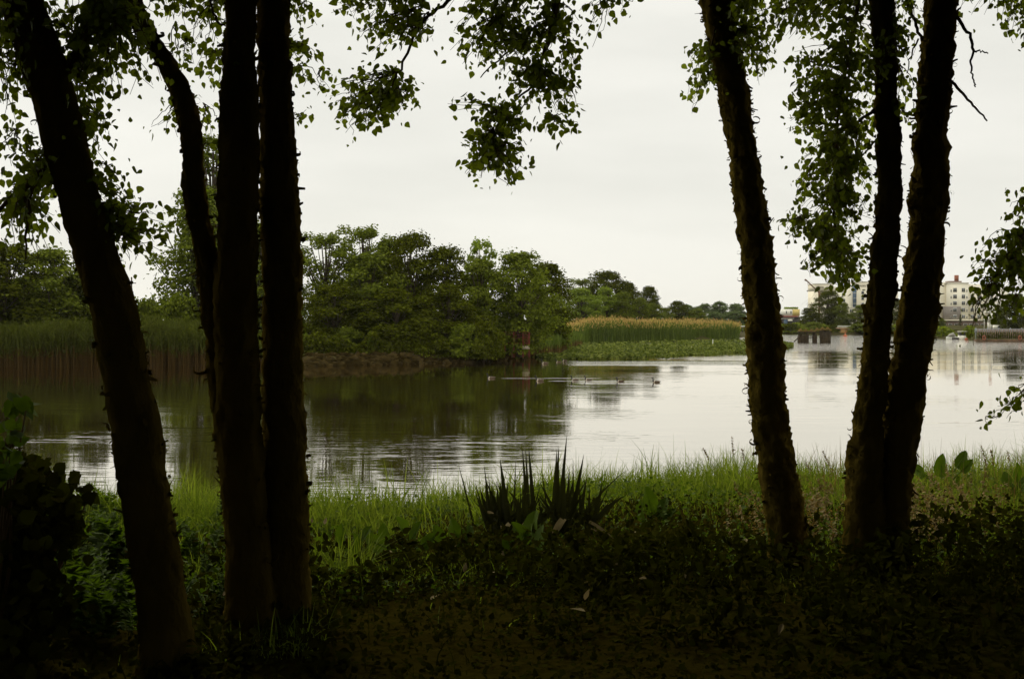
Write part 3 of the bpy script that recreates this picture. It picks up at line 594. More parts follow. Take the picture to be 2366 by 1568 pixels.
put('bushl', 856, 768, 22, 137.5, 'small bush painted sunlit yellow green in a gap above the rocks', 'bush', 'bush', G3, z0=1.2)  # light leaf colour stands in for sunlit growth seen through a gap
put('bushl', 707, 772, 18, 136.5, 'small bush painted sunlit yellow green touching the birch clump', 'bush', 'bush', G3, z0=1.2)  # sunlight put into the leaf colour here too
for u, vt, w_, k, lab in ((40, 655, 220, 'bush0', 'dark bush behind the reeds at the left edge'), (340, 700, 110, 'bush1', 'low green bush beside the utility pole'), (420, 690, 130, 'bush1', 'low green bush under the cone shaped tree'), (190, 650, 200, 'bush0', 'dark bush behind the leaning birch'), (500, 690, 110, 'bush0', 'dark bush behind the curved birch stem')):
    put(k, u, vt, w_, 146, lab, 'bush', 'bush', G3, z0=.6)
put('dark1', 1402, 630, 135, 315, 'taller dark tree behind the light green bushes beyond the reeds', 'broadleaf_tree', group=G2)
put('airy', 1345, 645, 110, 318, 'open tree at the left beyond the reeds', 'broadleaf_tree', group=G2)
put('dark0', 1450, 655, 80, 318, 'dark tree right of the taller one beyond the reeds', 'broadleaf_tree', group=G2)
put('light', 1345, 668, 95, 298, 'light green rounded tree above the left reeds', 'broadleaf_tree', group=G2)
put('light', 1402, 666, 75, 300, 'light green rounded tree before the taller dark tree', 'broadleaf_tree', group=G2, rz=1)
put('round0', 1440, 676, 70, 298, 'green rounded tree right of the two light ones', 'broadleaf_tree', group=G2)
put('light', 1378, 695, 60, 294, 'small light green tree touching the reed plumes', 'broadleaf_tree', group=G2, rz=3)
put('round1', 1478, 690, 55, 300, 'small green tree left of the lone standing tree', 'broadleaf_tree', group=G2)
put('dark0', 1500, 664, 62, 330, 'lone standing tree with a dark knobbly crown', 'broadleaf_tree', group=G2)
put('round0', 1505, 702, 70, 315, 'low tree under the lone standing tree', 'broadleaf_tree', group=G2, rz=4)
put('dark1', 1566, 697, 66, 345, 'dark rounded tree right of the lone tree', 'broadleaf_tree', group=G2)
put('round1', 1535, 712, 50, 340, 'low green tree between the lone and the dark tree', 'broadleaf_tree', group=G2)
put('round0', 1612, 714, 60, 352, 'green rounded tree over the right reeds', 'broadleaf_tree', group=G2)
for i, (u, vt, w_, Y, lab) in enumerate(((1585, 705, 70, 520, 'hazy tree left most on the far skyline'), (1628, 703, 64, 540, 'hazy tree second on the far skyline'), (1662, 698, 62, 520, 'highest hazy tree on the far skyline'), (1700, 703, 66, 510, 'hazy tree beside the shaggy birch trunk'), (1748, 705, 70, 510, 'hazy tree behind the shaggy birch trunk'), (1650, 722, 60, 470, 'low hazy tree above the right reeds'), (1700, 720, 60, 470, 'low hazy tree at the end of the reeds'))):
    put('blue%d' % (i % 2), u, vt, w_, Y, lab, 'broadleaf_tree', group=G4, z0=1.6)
for kind, u, vt, w_, Y, lab in (('dark0', 1872, 712, 78, 420, 'dark tree left of the crane'), ('dark1', 1915, 674, 90, 425, 'tall dark tree below the crane boom'), ('round0', 1948, 700, 56, 418, 'green tree right of the crane boom'), ('round1', 1988, 706, 60, 415, 'olive tree before the cream office block'), ('dark0', 2078, 693, 60, 410, 'dark tree between the two forked birch stems'), ('dark1', 2120, 700, 70, 405, 'dark tree hidden behind the right birch stem'),
        ('dark0', 2345, 680, 90, 330, 'dark tree at the right edge behind the fence'), ('round0', 2175, 735, 30, 390, 'small tree at the corner of the apartment block'), ('dark1', 2300, 705, 60, 360, 'dark tree right of the apartment block')):
    put(kind, u, vt, w_, Y, lab, 'broadleaf_tree', group=G4, z0=1.6)
put('conifer', 2219, 727, 12, 520, 'slim conifer in front of the apartment block', 'conifer', group=G4, z0=1.6)
for i, (u, vt, w_, Y, lab) in enumerate(((1826, 748, 60, 392, 'low bush below the white and yellow shop'), (1880, 745, 60, 385, 'low bush behind the ruined pier'), (1925, 752, 50, 380, 'low bush left of the brown timber landing'), (1985, 750, 60, 375, 'low bush right of the brown timber landing'), (2060, 752, 60, 350, 'low bush between the forked birch stems'), (2180, 760, 50, 325, 'low clipped bush left of the moored boat'), (2205, 762, 40, 325, 'low bush just behind the moored boat'))):
    put('bush%d' % (i % 2), u, vt, w_, Y, lab, 'bush', 'bush', 'bushes on the far shore', z0=1.0)

# ------------------------------------------------------------------ reeds, lilies, rocks (nobody could count them)
def reeds(name, pts, n, h, seed, plume=1.0, brown=.35, wid=.10, z0=.1, label=None, ms=None):
    """pts: list of (u, Ynear, Yfar, hscale)"""
    r = np.random.default_rng(seed)
    us = np.array([p[0] for p in pts], float)
    u = r.uniform(us[0], us[-1], n)
    yn = np.interp(u, us, [p[1] for p in pts]); yf = np.interp(u, us, [p[2] for p in pts]); hs = np.interp(u, us, [p[3] for p in pts])
    Y = yn+(yf-yn)*r.random(n)**1.3; X = (u-1183)/F*Y
    wob = sine_noise(seed, 7, .35)(X, Y)
    hh = h*hs*(1+.05*wob+.05*sine_noise(seed+1, 6, .09)(X, Y))*np.where(r.random(n) < .06, r.uniform(1.0, 1.16, n), r.uniform(.62, 1.04, n))
    lean = r.normal(0, .09, (n, 2))
    S = 4; V = []; 
    a = r.uniform(0, math.pi, n); dx = np.cos(a)*wid/2*(.6+.8*r.random(n)); dy = np.sin(a)*wid/2
    rows = []
    for k in range(S+1):
        f = k/S; wd = (1-.7*f); z = z0+hh*f*.93
        px = X+lean[:, 0]*hh*f*f; py = Y+lean[:, 1]*hh*f*f
        rows.append(np.stack((np.stack((px-dx*wd, py-dy*wd, z), -1), np.stack((px+dx*wd, py+dy*wd, z), -1)), 1))
    V = np.stack(rows, 1).reshape(n, -1, 3)
    f0 = np.array([(2*k, 2*k+1, 2*k+3, 2*k+2) for k in range(S)]); Fa = (f0[None]+(np.arange(n)*2*(S+1))[:, None, None]).reshape(-1, 4)
    idx = np.tile(np.array([1 if k/S < brown else 0 for k in range(S)]), n)
    # leaves arching off the stems
    m = n*2; q = r.integers(0, n, m); f = r.uniform(.35, .95, m); p = np.stack((X[q]+lean[q, 0]*hh[q]*f*f, Y[q]+lean[q, 1]*hh[q]*f*f, z0+hh[q]*f*.93), -1)
    LT = np.array([(-.06, 0, 0), (.06, 0, 0), (.045, .5, .05), (-.045, .5, .05), (0, 1, -.12), (0, 1, -.12)])[:5]
    d = r.normal(size=(m, 3)); d[:, 2] = np.abs(d[:, 2])*.8+.5; d /= np.linalg.norm(d, axis=1)[:, None]; nr = np.cross(d, r.normal(size=(m, 3))); nr /= np.linalg.norm(nr, axis=1)[:, None]
    V2, F2 = instance(LT, np.array([(0, 1, 2, 3)]), np.stack((np.cross(d, nr), d, nr), -1), p, r.uniform(.4, .8, m)*h/4.3*1.3)
    Vs = [V.reshape(-1, 3), V2]; Fs = [Fa, F2+V.size//3]; ids = [idx, np.zeros(len(F2))]; off = V.size//3+len(V2)
    if plume:
        s = r.random(n) < plume*(.6+.4*np.clip(wob, -1, 1)); k = s.sum()
        tip = np.stack((X[s]+lean[s, 0]*hh[s], Y[s]+lean[s, 1]*hh[s], z0+hh[s]*.93), -1)
        PT = np.array([(0, 0, 0), (.13, .35, 0), (0, 1, .25), (-.13, .35, 0)])
        d = np.stack((lean[s, 0]*2+r.normal(0, .25, k), r.normal(0, .25, k), np.ones(k)), -1); d /= np.linalg.norm(d, axis=1)[:, None]; nr = np.cross(d, r.normal(size=(k, 3))); nr /= np.linalg.norm(nr, axis=1)[:, None]
        V3, F3 = instance(PT, QUADF, np.stack((np.cross(d, nr), d, nr), -1), tip-np.array((0, 0, .15)), r.uniform(.4, .75, k)*h/4.3)
        Vs.append(V3); Fs.append(F3+off); ids.append(np.full(len(F3), 2))
    return tag(obj(name, np.concatenate(Vs), Fs, ms or [M['reed'], M['reed_brown'], M['plume']], idx=np.concatenate(ids)), label, 'reeds', kind='stuff')
reeds('reed_bed', [(1215, 160, 175, .60), (1245, 172, 200, .68), (1300, 215, 245, .82), (1360, 245, 285, 1.03), (1450, 256, 300, 1.06), (1560, 268, 312, 1.0), (1650, 285, 325, .98), (1690, 296, 325, .92), (1708, 300, 322, .80)], 21000, 4.15, 41, plume=.95, brown=.0, wid=.13, label='tall reed bed with tan plumes beyond the lily pads')
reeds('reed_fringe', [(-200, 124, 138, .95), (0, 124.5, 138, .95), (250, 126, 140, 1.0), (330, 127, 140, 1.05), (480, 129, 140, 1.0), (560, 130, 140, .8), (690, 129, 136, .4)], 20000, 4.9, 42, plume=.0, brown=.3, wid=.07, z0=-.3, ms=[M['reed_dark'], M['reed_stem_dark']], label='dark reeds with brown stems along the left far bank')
reeds('marsh_grass', [(1170, 150, 158, .7), (1230, 158, 175, 1.0), (1290, 168, 190, 1.0), (1345, 215, 235, .9)], 5000, 2.7, 43, plume=.0, brown=.5, wid=.12, label='shorter marsh grass beside the red landing')

def lilies():
    r = np.random.default_rng(50); n = 17000
    us = [1185, 1240, 1300, 1400, 1550, 1720, 1790, 1832]; vn = [826, 826, 831, 830, 824, 814, 808, 802]; vf = [812, 806, 800, 795, 790, 786, 790, 799]
    u = r.uniform(1185, 1832, n); a = np.interp(u, us, vn); b = np.interp(u, us, vf)
    v = b+(a-b)*r.random(n)**.8; v += 1.6*np.sin(u*.07)*(v-b)/(a-b+.1)
    Y = YW(v); X = (u-1183)/F*Y
    gap = sine_noise(51, 8, .22)(X, Y*.6); keep = (gap > -1.05)
    X, Y = X[keep], Y[keep]; n = len(X)
    z = .10+.42*r.random(n)*np.clip(sine_noise(52, 6, .5)(X, Y)+.9, .1, 1.3)
    k = 8; th = np.arange(k)/k*2*math.pi
    T = np.c_[np.cos(th)*.38, np.sin(th)*.5+.0, .07*np.cos(2*th)]
    V, Fa = instance(T, np.arange(k)[None], rotmats(r, n, np.array((0, -.25, 1.3)), .55), np.stack((X, Y, z), -1), r.uniform(.22, .46, n)*1.15)
    tag(obj('lily_pads', V, Fa, M['lily']), 'wide patch of raised lily pads in front of the reed bed', 'lily pads', kind='stuff')
lilies()

import bmesh
def ico():
    b = bmesh.new(); bmesh.ops.create_icosphere(b, subdivisions=1, radius=1); b.verts.ensure_lookup_table()
    V = np.array([v.co[:] for v in b.verts]); Fa = np.array([[v.index for v in f.verts] for f in b.faces]); b.free(); return V, Fa
IV, IF = ico()
def riprap():
    r = np.random.default_rng(60); Vs = []; Fs = []; o = 0
    for _ in range(1500):
        u = r.uniform(660, 1170); vb = np.interp(u, (660, 700, 900, 1080, 1170), (846, 846, 842, 838, 832)); Y0 = YW(vb)
        f = r.random(); Y = Y0+.0+f*3.0; z = -.05+f*1.05
        s = r.uniform(.12, .50); V = IV*(1+.28*r.normal(size=(len(IV), 1)))*np.array((s*1.3, s, s*.75)); a = r.uniform(0, 3.14)
        R_ = np.array([[math.cos(a), -math.sin(a), 0], [math.sin(a), math.cos(a), 0], [0, 0, 1]])
        Vs.append(V@R_.T+np.array(((u-1183)/F*Y, Y, z))); Fs.append(IF+o); o += len(IV)
    tag(obj('shore_rocks', np.concatenate(Vs), np.concatenate(Fs), M['rock']), 'brown rock revetment along the foot of the wooded bank', 'rocks', kind='stuff')
riprap()

def undergrowth():
    """low scrub and leaf clumps along both far shores"""
    r = np.random.default_rng(61)
    n = 22000; u = r.uniform(640, 1165, n); Y = np.interp(u, (640, 1170, 1200, 1330), (133, 139.5, 152, 185))+r.uniform(0, 6, n)
    z = .55+r.random(n)**1.4*(2.6+.9*sine_noise(9, 6, .05)(u, Y)); Y = Y-np.clip(1.6-z, 0, 1)*1.0*(u < 1120)*(sine_noise(13, 6, .11)(u, u*0) > -.3); p = np.stack(((u-1183)/F*Y, Y, z), -1)
    V, Fa = instance(QUAD, QUADF, rotmats(r, n, np.array((0, -.3, .5))), p, r.uniform(.15, .4, n))
    tag(obj('undergrowth', V, Fa, M['far_leaf_dark']), 'dark tangled undergrowth above the shore rocks', 'undergrowth', kind='stuff')  # dark leaf colour, dimness under the trees put into it
    n = 14000; u = r.uniform(1690, 2250, n); Y = np.interp(u, (1690, 1850, 2000, 2120, 2230, 2250), (440, 394, 374, 322, 292, 284))+r.uniform(0, 9, n)+1
    z = .4+r.random(n)**1.2*(2.0+.8*sine_noise(9, 6, .06)(u, Y)); p = np.stack(((u-1183)/F*Y, Y, z), -1)
    V, Fa = instance(QUAD, QUADF, rotmats(r, n, np.array((0, -.3, .5))), p, r.uniform(.4, .9, n))
    tag(obj('shore_scrub', V, Fa, M['far_leaf']), 'green scrub lining the far shore at the waterline', 'scrub', kind='stuff')
undergrowth()
# ------------------------------------------------------------------ bank vegetation
def blades(rng, x, y, h, wid, bend=.35, S=4, z=None, dirs=None):
    n = len(x); z0 = ground_z(x, y) if z is None else z
    a = rng.uniform(0, 2*math.pi, n) if dirs is None else dirs
    ld = np.stack((np.cos(a), np.sin(a)), -1); b = rng.normal(0, 1, n)*bend
    pa = rng.uniform(0, math.pi, n); px, py = np.cos(pa), np.sin(pa)*.6
    rows = []
    for k in range(S+1):
        f = k/S; wd = wid*(1-f)**.7*.5+.0004; X = x+ld[:, 0]*b*h*f*f; Y = y+ld[:, 1]*b*h*f*f; Z = z0-.02+h*f*(1-.28*np.abs(b)*f)
        rows.append(np.stack((np.stack((X-px*wd, Y-py*wd, Z), -1), np.stack((X+px*wd, Y+py*wd, Z), -1)), 1))
    V = np.stack(rows, 1).reshape(-1, 3); f0 = np.array([(2*k, 2*k+1, 2*k+3, 2*k+2) for k in range(S)])
    return V, (f0[None]+(np.arange(n)*2*(S+1))[:, None, None]).reshape(-1, 4)
r = np.random.default_rng(70)
def scatter(n, lo, hi, xr=(-6.2, 8.2)):
    x = r.uniform(*xr, n); return x, crest(x)+r.uniform(lo, hi, n)
Vs, Fs, Is, o = [], [], [], 0
def push(VF, mi):
    global o
    Vs.append(VF[0]); Fs.append(VF[1]+o); Is.append(np.full(len(VF[1]), mi)); o += len(VF[0])
patchn = sine_noise(71, 8, 1.6)
x, y = scatter(150000, -4.8, 1.6); dens = np.clip(.75+.5*patchn(x, y), .1, 1)*np.clip((y-crest(x)+4.4+.7*patchn(x*.6+3, y*.6))/3.2, .03, 1)**1.4; k = r.random(len(x)) < dens; x, y = x[k], y[k]
hh = np.interp(x, (-5, -3, 0, 2, 3.2, 5, 8), (.42, .34, .25, .26, .22, .26, .32))*r.uniform(.35, 1.15, len(x))*np.clip(1.05+(y-crest(x))*.13, .5, 1)*np.clip(1+.34*patchn(x*1.7, y)+.25*patchn(x*5, y*5), .35, 1.9)
push(blades(r, x, y, hh, r.uniform(.004, .010, len(x)), .75), 0)
n_ = 26000; x = r.uniform(-4.6, -.9, n_); y = r.uniform(6.0, 10.6, n_); k = patchn(x*1.3, y*1.3) > -.5; x, y = x[k], y[k]
push(blades(r, x, y, r.uniform(.10, .34, len(x))*np.clip(1+.3*patchn(x*2, y*2), .5, 1.6), r.uniform(.005, .010, len(x)), .9), 0)
for _ in range(34):   # tufts of longer broad bladed grass
    cx_ = r.uniform(-5, 7.5); cy_ = crest(cx_)+r.uniform(-1.2, .7); k_ = int(r.integers(18, 46)); x = cx_+r.normal(0, .05, k_); y = cy_+r.normal(0, .05, k_); push(blades(r, x, y, r.uniform(.22, .50, k_), r.uniform(.008, .014, k_), 1.0), 0)
x, y = scatter(500, -1.0, .9); push(blades(r, x, y, r.uniform(.3, .55, 500), .008, .45), 0)
x, y = scatter(1100, -1.6, 1.0, (2.6, 8)); push(blades(r, x, y, r.uniform(.25, .5, 1100), .006, .35), 1)
x, y = scatter(700, -2.0, .6, (2.4, 8)); push(blades(r, x, y, r.uniform(.15, .3, 700), .006, .7), 1)
tag(obj('grass', np.concatenate(Vs), Fs, [M['grass'], M['dry']], idx=np.concatenate(Is)), 'bright green grass along the edge of the near bank', 'grass', kind='stuff')

# leafy ground cover: small leaves at all heights below the grass tips
def cover(name, n, lo, hi, xr, hmax, size, m, label, seed):
    q = np.random.default_rng(seed); x = q.uniform(*xr, n); y = crest(x)+q.uniform(lo, hi, n)
    pn = sine_noise(seed, 8, 1.9)(x, y); z = ground_z(x, y)+np.abs(q.random(n))*hmax*np.clip(.65+.5*pn, .12, 1.4)
    V, Fa = instance(LEAF, LEAFF, rotmats(q, n, np.array((0, -.15, .9)), .7), np.stack((x, y, z), -1), q.uniform(size*.5, size*1.3, n))
    tag(obj(name, V, Fa, m), label, 'weeds', kind='stuff')
cover('leafy_weeds', 26000, -3.7, .2, (-6, 8), .14, .034, M['broad'], 'low leafy weeds among the bank grass', 72)
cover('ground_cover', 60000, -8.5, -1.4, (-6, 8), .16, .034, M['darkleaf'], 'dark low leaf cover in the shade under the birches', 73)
# taller weeds round the stems and before the lit grass, shade put into their dark leaf colour
def shade_weeds():
    q = np.random.default_rng(77); Vl, Fl, oo = [], [], 0
    n = 1500; x = q.uniform(-5.5, 7.5, n); d = q.uniform(-5.6, -2.3, n)-.7*(x > 1.2); y = crest(x)+d; hn = sine_noise(78, 8, 1.3)(x, y)
    for i in range(n):
        if hn[i] < -.7 or y[i] < 5.6: continue
        h = (.16+.13*q.random()+.08*hn[i])*(.7 if y[i] < 7 else 1); k = int(9+h*30); f = q.random(k)**.7; a = q.uniform(0, 6.28); le = q.uniform(0, .12)
        p = np.stack((x[i]+math.cos(a)*le*f+q.normal(0, .035, k), y[i]+math.sin(a)*le*f+q.normal(0, .035, k), float(ground_z(x[i], y[i]))+h*f), -1)
        V, Fa = instance(LEAF*np.array((.75, 1, 1)), LEAFF, rotmats(q, k, np.array((0, -.2, .7)), .8), p, q.uniform(.03, .085, k)); Vl.append(V); Fl.append(Fa+oo); oo += len(V)
    V, Fa = blades(q, x, y, q.uniform(.12, .36, n)*np.clip(1+.3*hn, .4, 1.5), q.uniform(.005, .010, n), .9); Vl.append(V); Fl = [np.concatenate(Fl), Fa+oo]
    tag(obj('shade_weeds', np.concatenate(Vl), Fl, M['darkleaf']), 'uneven weeds round the birch stems with deep shade put into their leaf colour', 'weeds', kind='stuff')
shade_weeds()
# ferny weeds left, mid bright
q = np.random.default_rng(74)
def feather(name, spots, m, label, seed, hh=.5):
    q = np.random.default_rng(seed); Vl = []; Fl = []; oo = 0
    for (x, y, h) in spots:
        z0 = float(ground_z(np.array(x), np.array(y))); a = q.uniform(0, 6.28); L = h
        n = 26; f = np.linspace(.15, 1, n); bend = q.uniform(.15, .5); cx = x+math.cos(a)*bend*L*f**2; cy = y+math.sin(a)*bend*L*f**2; cz = z0+L*f*(1-.25*bend*f)
        for sgn in (-1, 1):
            d = np.stack((-math.sin(a)*sgn*np.ones(n)+q.normal(0, .3, n), math.cos(a)*sgn*np.ones(n)+q.normal(0, .3, n), q.uniform(-.1, .6, n)), -1); d /= np.linalg.norm(d, axis=1)[:, None]
            nr = np.cross(d, np.array((math.cos(a), math.sin(a), .6))); nr /= np.linalg.norm(nr, axis=1)[:, None]
            V, Fa = instance(LEAF*np.array((.55, 1, 1)), LEAFF, np.stack((np.cross(d, nr), d, nr), -1), np.stack((cx, cy, cz), -1), (.035+.09*np.sin(math.pi*f)**.8)*L/.5)
            Vl.append(V); Fl.append(Fa+oo); oo += len(V)
    tag(obj(name, np.concatenate(Vl), np.concatenate(Fl), m), label, 'weeds', kind='stuff')
sp = []
for _ in range(70):
    u, v = q.uniform(110, 330), q.uniform(1190, 1490); Y = 4732/(v-735)*1.0; sp.append(((u-1183)/F*Y, Y, q.uniform(.22, .45)))
for _ in range(22):
    u, v = q.uniform(400, 530), q.uniform(1200, 1450); Y = 4732/(v-735); sp.append(((u-1183)/F*Y, Y, q.uniform(.12, .26)))
feather('feathery_weeds', sp, M['broad'], 'feathery green weeds between the left edge and the leaning birch', 75)

def leaf_stalk_plant(name, u, v, label, cat, leaves, m, seed, group=None):
    """burdock-like plant: big leaves on stalks. leaves: (du, dv, size m)"""
    q = np.random.default_rng(seed); Y = 4732/(v-735); b = P(u, v, Y); b[2] = float(ground_z(b[0], b[1]))
    root = empty(name, b, label, cat, group); st = MB(); Vl = []; Fl = []; oo = 0
    n = 20; th = np.linspace(0, 2*math.pi, n, endpoint=False)
    rad = 1-.12*np.cos(th*7)*.3
    yy_ = .5-.5*np.cos(th); T = np.c_[np.sin(th)*.36*rad*(1.25-.75*yy_), yy_+.10*(yy_ < .1)*-1, .12*np.abs(np.sin(th))+.03*np.sin(th*5)-.18*yy_**2]; T = np.r_[T, [(0, .45, -.03)]]; TF = np.array([(i, (i+1) % n, n) for i in range(n)])
    for du, dv, s in leaves:
        yy = Y+q.uniform(-.2, .2); e = P(u+du, v+dv, yy)
        st.tube([b, (b+e)/2+np.array((0, 0, .04)), e], [.007, .005, .003], 5)
        d = np.array(((du/100)+q.normal(0, .15), q.normal(0, .3), .9)); d /= np.linalg.norm(d); nr = np.array((q.normal(0, .9), -1, q.uniform(.1, 1.1))); nr -= nr@d*d; nr /= np.linalg.norm(nr)
        V, Fa = instance(T, TF, np.stack((np.cross(d, nr), d, nr), -1)[None], (e-d*s*.4)[None], np.array([s*.85])); Vl.append(V); Fl.append(Fa+oo); oo += len(V)
    st.build('stalks', [M['broad']], root); obj('leaves', np.concatenate(Vl), np.concatenate(Fl), m, root, smooth=True)
GB = 'broad leaved weeds on the near bank'
leaf_stalk_plant('broadleaf_weed', 2175, 1145, 'large leaved weed standing above the grass right of the forked birch', 'plant', [(0, -70, .24), (-55, -60, .20), (48, -85, .20), (60, -70, .16), (-20, -30, .2), (30, -25, .2), (-75, -20, .16)], M['broad'], 80, GB)
leaf_stalk_plant('broadleaf_weed', 2350, 1150, 'dark large leaved weed at the right edge', 'plant', [(0, -60, .18), (-25, -45, .16), (20, -40, .18), (-10, -15, .16)], M['broad'], 81, GB)
leaf_stalk_plant('broadleaf_weed', 1228, 1290, 'large upright leaf weed in front of the spiky plants', 'plant', [(0, -80, .24), (-25, -60, .20), (20, -50, .22), (-50, -30, .2)], M['broad'], 82, GB)
leaf_stalk_plant('broadleaf_weed', 1500, 1200, 'broad leaved weed right of the spiky plants', 'plant', [(0, -45, .24), (-20, -20, .2), (30, -30, .2), (45, -10, .18)], M['broad'], 83, GB)
leaf_stalk_plant('broadleaf_weed', 930, 1280, 'broad leaved weed left of the spiky plants', 'plant', [(0, -60, .24), (-40, -40, .22), (30, -50, .2), (60, -30, .18), (-70, -30, .2)], M['broad'], 84, GB)
leaf_stalk_plant('broadleaf_weed', 790, 1300, 'broad leaved weed right of the three stemmed birch', 'plant', [(0, -60, .2), (-35, -45, .2), (30, -35, .22), (50, -60, .2), (-20, -15, .2)], M['broad'], 85, GB)
leaf_stalk_plant('broadleaf_weed', 1050, 1270, 'broad leaved weed under the leftmost blades', 'plant', [(0, -45, .2), (-35, -30, .2), (30, -35, .18), (0, -10, .22)], M['broad'], 86, GB)

# dark leafy shrub bottom left, and the sapling at the edge
def shrub(name, blobs, n, m, label, cat, seed, size=.055, stems=(), base=None):
    q = np.random.default_rng(seed); root = empty(name, base, label, cat); tb = MB(); pos = []
    for (u, v, ru, rv, Y, k) in blobs:
        for _ in range(k):
            x, y = q.normal(0, .45, 2); e = P(u+x*ru, v+y*rv, Y+q.normal(0, .22)); pos.append(e)
        c = P(u, v, Y); tb.tube([np.array(base), (np.array(base)+c)/2+q.normal(0, .05, 3), c], [.012, .008, .003], 5)
        for _ in range(6):
            e = P(u+q.uniform(-.7, .7)*ru, v+q.uniform(-.8, .3)*rv, Y); tb.tube([c, (c+e)/2+np.array((0, 0, .03)), e], [.004, .003, .001], 4)
    for (pts, Y) in stems: tb.tube([P(a, b, Y) for a, b in pts], np.linspace(.005, .0015, len(pts)), 4)
    pos = np.array(pos); k = len(pos)
    V, Fa = instance(LEAF*np.array((1.2, 1, 1)), LEAFF, rotmats(q, k, np.array((0, -.4, .5)), .8), pos, q.uniform(size*.6, size*1.3, k))
    tb.build('stems', [M['twig']], root); obj('foliage', V, Fa, m, root); return root
b = P(40, 1500, 6.1); b[2] = 3.15
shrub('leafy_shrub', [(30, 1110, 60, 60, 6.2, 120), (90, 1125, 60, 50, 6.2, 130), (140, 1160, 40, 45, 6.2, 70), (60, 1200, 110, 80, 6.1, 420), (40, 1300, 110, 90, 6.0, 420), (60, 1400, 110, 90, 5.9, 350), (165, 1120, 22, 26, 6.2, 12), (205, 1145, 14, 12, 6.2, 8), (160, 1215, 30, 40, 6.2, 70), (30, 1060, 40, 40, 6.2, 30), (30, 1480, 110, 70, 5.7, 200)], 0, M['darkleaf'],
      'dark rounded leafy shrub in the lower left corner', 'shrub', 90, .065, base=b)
b = P(-30, 1500, 5.6); b[2] = 3.15
shrub('sapling', [(35, 925, 30, 18, 5.7, 12), (60, 945, 25, 15, 5.7, 10), (25, 985, 35, 25, 5.7, 16), (20, 1040, 40, 40, 5.7, 26), (10, 1090, 40, 40, 5.7, 26)], 0, M['broad'], 'young green sapling at the left edge over the water', 'sapling', 91, .06, base=b)

# spiky blade plants
def blade_leaf(MBx, base, tip, wid, curve=0.0, S=8, mi=0, q=None):
    base, tip = np.array(base), np.array(tip); L = np.linalg.norm(tip-base); t = (tip-base)/L
    side = np.cross(t, (0, 1, 0)); side /= np.linalg.norm(side)+1e-9
    dep = np.array((0, 1.0, 0))*q.uniform(-.5, .5); sd = side+dep; sd /= np.linalg.norm(sd)
    rows = []
    for k in range(S+1):
        f = k/S; p = base+(tip-base)*f+np.array((0, 0, 1.0))*curve*L*4*f*(1-f)
        w_ = wid*(.75+.5*f if f < .3 else .9*(1-((f-.3)/.7)**1.7))*1.25+.001
        rows += [p-sd*w_/2, p+np.array((0, -.12*w_, 0)), p+sd*w_/2]
    Fq = []
    for k in range(S): a = 3*k; Fq += [(a, a+1, a+4, a+3), (a+1, a+2, a+5, a+4)]
    MBx.add(rows, Fq, mi)
def spiky(label, base_uv, blds, deads, seed, Y=9.9):
    q = np.random.default_rng(seed); cv = lambda x, y: (1022+x/4.601, 1003+y/4.601)
    b = P(*cv(*base_uv), Y); root = empty('spiky_plant', b, label, 'plant', 'spiky blade leaved plants on the bank')
    mb = MB()
    for tx, ty, bx, by, w_, c in blds:
        yy = Y+q.uniform(-.22, .22); yt = yy+q.uniform(-.1, .1); bb = P(*cv(bx, by), yy); bb[2] -= .10
        blade_leaf(mb, bb, P(*cv(tx, ty), yt), w_, c, q=q)
    for _ in range(26):  # shorter inner blades that fill the rosette
        yy = Y+q.uniform(-.2, .25); bx = base_uv[0]+q.normal(0, 70); bb = P(*cv(bx, base_uv[1]), yy); bb[2] -= .06
        blade_leaf(mb, bb, bb+np.array((q.normal(0, .10), q.normal(0, .08), q.uniform(.18, .40))), q.uniform(.014, .03), 0, q=q)
    mb.build('blades', [M['yucca']], root)
    for x0, y0, x1, y1, w_ in deads:
        d = MB(); a, c = P(*cv(x0, y0), Y-.35), P(*cv(x1, y1), Y-.5); blade_leaf(d, a, c, w_, .03, q=q); d.build('dead_leaf', [M['straw']], root)
spiky('left group of dark spiky blades among the grass', (600, 960), [(170, 310, 370, 980, .014, .01), (345, 500, 500, 920, .018, 0), (0, 730, 260, 1080, .009, .02), (445, 330, 530, 900, .02, 0), (490, 420, 545, 900, .018, 0), (522, 400, 560, 900, .008, 0), (540, 560, 600, 950, .02, 0), (640, 780, 690, 980, .008, 0)], [(620, 985, 690, 1010, .02), (715, 945, 650, 1040, .035), (480, 830, 550, 840, .02)], 101)
spiky('middle group of dark spiky blades with three tallest side by side', (870, 940), [(613, 250, 720, 960, .040, 0), (575, 490, 740, 800, .018, 0), (780, 270, 755, 900, .016, 0), (700, 600, 850, 700, .02, .1), (850, 150, 925, 920, .03, 0), (885, 150, 935, 920, .026, 0), (918, 130, 990, 930, .034, 0), (880, 470, 855, 900, .024, 0), (828, 560, 830, 900, .015, 0), (1000, 610, 1070, 750, .009, 0)], [(860, 950, 840, 975, .02), (400, 1145, 410, 1130, .01)], 102)
spiky('right group of dark spiky blades holding the longest bent tip', (1270, 960), [(1045, 310, 1130, 760, .010, 0), (1222, 120, 1160, 950, .028, 0), (1238, 125, 1195, 950, .034, 0), (1325, -5, 1225, 880, .030, -.02), (1245, 480, 1250, 900, .02, 0), (1302, 380, 1285, 950, .032, 0), (1350, 340, 1320, 950, .026, 0), (1505, 210, 1345, 930, .034, 0), (1395, 470, 1340, 640, .02, .03), (1540, 430, 1430, 900, .026, 0), (1540, 480, 1380, 620, .014, .03), (1390, 265, 1390, 640, .012, 0)], [(1280, 900, 1150, 1125, .055), (1310, 900, 1180, 1110, .02), (1560, 925, 1830, 1112, .022), (1580, 1000, 1720, 1080, .01)], 103)
